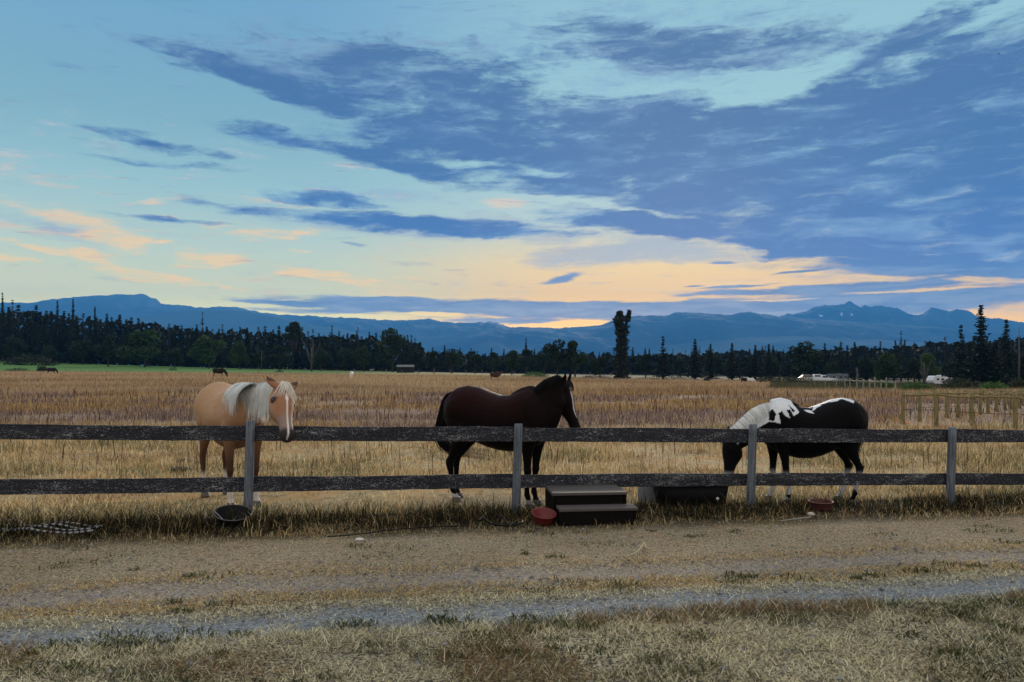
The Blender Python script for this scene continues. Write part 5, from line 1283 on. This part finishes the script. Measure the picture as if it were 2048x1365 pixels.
def inpoly(x, z, poly):
    r_ = np.zeros(len(x), bool); n = len(poly)
    for i in range(n):
        x1, z1 = poly[i]; x2, z2 = poly[(i+1) % n]
        c_ = ((z1 > z) != (z2 > z)) & (x < (x2-x1)*(z-z1)/(z2-z1+1e-9)+x1); r_ ^= c_
    return r_
def pinto(co, hl, hn, hs, ih):
    c = np.tile(np.array([[.0028, .0028, .0035]]), (len(co), 1)); x = co[:, 0]+.035*(n3(co, 9, 3)-.5); z = co[:, 2]+.035*(n3(co, 9, 6)-.5)
    q = lambda pts: [pin_local(*p) for p in pts]
    W_ = inpoly(x, z, q([(1470,846),(1500,815),(1530,790),(1562,784),(1590,795),(1600,824),(1588,831),(1583,818),(1576,822),(1582,836),(1572,832),(1566,822),(1560,826),(1562,847),(1541,843),(1515,862),(1480,862)])) & ~inpoly(x, z, q([(1541,824),(1552,819),(1556,828),(1548,842),(1540,841)])) & ~inpoly(x, z, q([(1581,808),(1592,820),(1587,824)]))
    W_ &= (co[:, 1] > -.05)
    T_ = inpoly(x, z, q([(1626,824),(1650,806),(1690,792),(1716,802),(1712,808),(1692,800),(1668,805),(1648,813),(1638,819)])) | inpoly(x, z, q([(1612,820),(1626,822),(1630,828),(1618,825)]))
    c[W_ | T_] = (.66, .70, .74)
    br = inpoly(x, z, q([(1590,808),(1660,812),(1655,840),(1590,845)])) & ~(W_ | T_); pass
    sock = sm(co[:, 2], .50, .40)*(n3(co, 5, 12) < .74)[:, None]; c = colmix(c, sock*.9, (.50, .51, .52)); 
    return c
def near_horses():
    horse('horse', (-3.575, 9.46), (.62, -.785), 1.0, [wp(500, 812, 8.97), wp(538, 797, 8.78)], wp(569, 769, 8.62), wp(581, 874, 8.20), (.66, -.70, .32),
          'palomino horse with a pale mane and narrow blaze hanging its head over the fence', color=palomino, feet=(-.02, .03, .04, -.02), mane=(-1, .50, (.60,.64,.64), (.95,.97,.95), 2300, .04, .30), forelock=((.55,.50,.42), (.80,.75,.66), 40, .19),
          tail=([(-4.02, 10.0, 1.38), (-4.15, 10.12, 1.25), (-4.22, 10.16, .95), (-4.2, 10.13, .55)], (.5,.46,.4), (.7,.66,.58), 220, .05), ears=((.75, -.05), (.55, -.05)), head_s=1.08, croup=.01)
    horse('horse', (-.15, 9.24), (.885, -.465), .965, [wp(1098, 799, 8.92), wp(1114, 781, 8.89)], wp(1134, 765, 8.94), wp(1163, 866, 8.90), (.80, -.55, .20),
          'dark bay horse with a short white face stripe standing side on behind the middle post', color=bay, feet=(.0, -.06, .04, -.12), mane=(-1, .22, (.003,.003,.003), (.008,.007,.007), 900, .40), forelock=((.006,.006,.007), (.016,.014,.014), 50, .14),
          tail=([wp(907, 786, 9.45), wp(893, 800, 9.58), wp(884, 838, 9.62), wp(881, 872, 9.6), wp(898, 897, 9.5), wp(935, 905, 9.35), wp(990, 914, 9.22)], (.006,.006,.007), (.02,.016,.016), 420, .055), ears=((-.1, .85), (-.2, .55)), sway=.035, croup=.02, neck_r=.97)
    horse('horse', (PX0, PY0), (-1, .02), PS, [wp(1522, 846, 9.4), wp(1486, 870, 9.38)], wp(1447, 874, 9.36), wp(1449, 968, 9.26), (-.97, -.20, .10),
          'black and white pinto pony with a white mane lowering its head to the trough', color=pinto, feet=(.05, -.12, .14, .08), mane=(1, .30, (.42,.45,.45), (.92,.94,.93), 1100, .20), forelock=((.03,.03,.03), (.08,.08,.08), 16, .12),
          tail=([(4.40, 9.42, 1.17), (4.465, 9.46, 1.08), (4.42, 9.50, .8), (4.33, 9.50, .5)], (.01,.01,.012), (.05,.05,.05), 240, .045), ears=((-.1, .1), (-.1, .1)), sway=.05, croup=.03, belly=.05)
near_horses()
# small grazing animals far out in the field
def plain(col_, patch=None):
    def f(co, hl, hn, hs, ih):
        c = np.tile(np.array([col_]), (len(co), 1))
        if patch is not None: c[n3(co, 2.2, 9) > .56] = patch
        return c
    return f
def far_horse(px, py, hd, s, col_, label, nm='horse', cat='horse', patch=None, graze=True):
    p = gp2(px, py); h = Vector((hd[0], hd[1], 0)).normalized()
    P_ = lambda f, z: (p.x+h.x*f*s, p.y+h.y*f*s, p.z+z*s)
    if graze: a = dict(neck_w=[P_(.85, 1.0), P_(1.05, .75)], poll_w=P_(1.2, .62), nose_w=P_(1.33, .10), face_n=(h.x, h.y, .4))
    else: a = dict(neck_w=[P_(.85, 1.35), P_(1.0, 1.5)], poll_w=P_(1.15, 1.66), nose_w=P_(1.55, 1.25), face_n=(h.x, h.y, 1.0))
    return horse(nm, (p.x, p.y), hd, s, label=label, cat=cat, voxel=.03, color=plain(col_, patch), **a)
far_horse(437, 757.5, (.95, .3), .92, (.02, .016, .014), 'black pony grazing far out in the dry field left of the palomino')
far_horse(703, 760, (.1, -1), .72, (.62, .60, .56), 'small white horse facing the viewer far out in the field', patch=None)
far_horse(990, 764, (1, .1), .80, (.05, .028, .02), 'dark brown horse walking far out in the field above the bay', graze=False)
far_horse(1488, 768, (1, .2), .62, (.012, .012, .012), 'black pony beside a white one at the far edge of the field')
far_horse(1501, 769, (.9, -.5), .62, (.64, .62, .58), 'white pony grazing beside a black one at the far edge of the field', patch=None)
far_horse(1412, 766, (.8, -.3), .5, (.02, .016, .014), 'tiny dark foal alone at the far edge of the field')
far_horse(103, 750, (.9, .2), .75, (.016, .014, .012), 'dark grazing horse beside the small bush at the far left')
far_horse(96, 729, (-1, .2), 1.0, (.3, .28, .24), 'pale animal at the edge of the left wood above the green pasture')
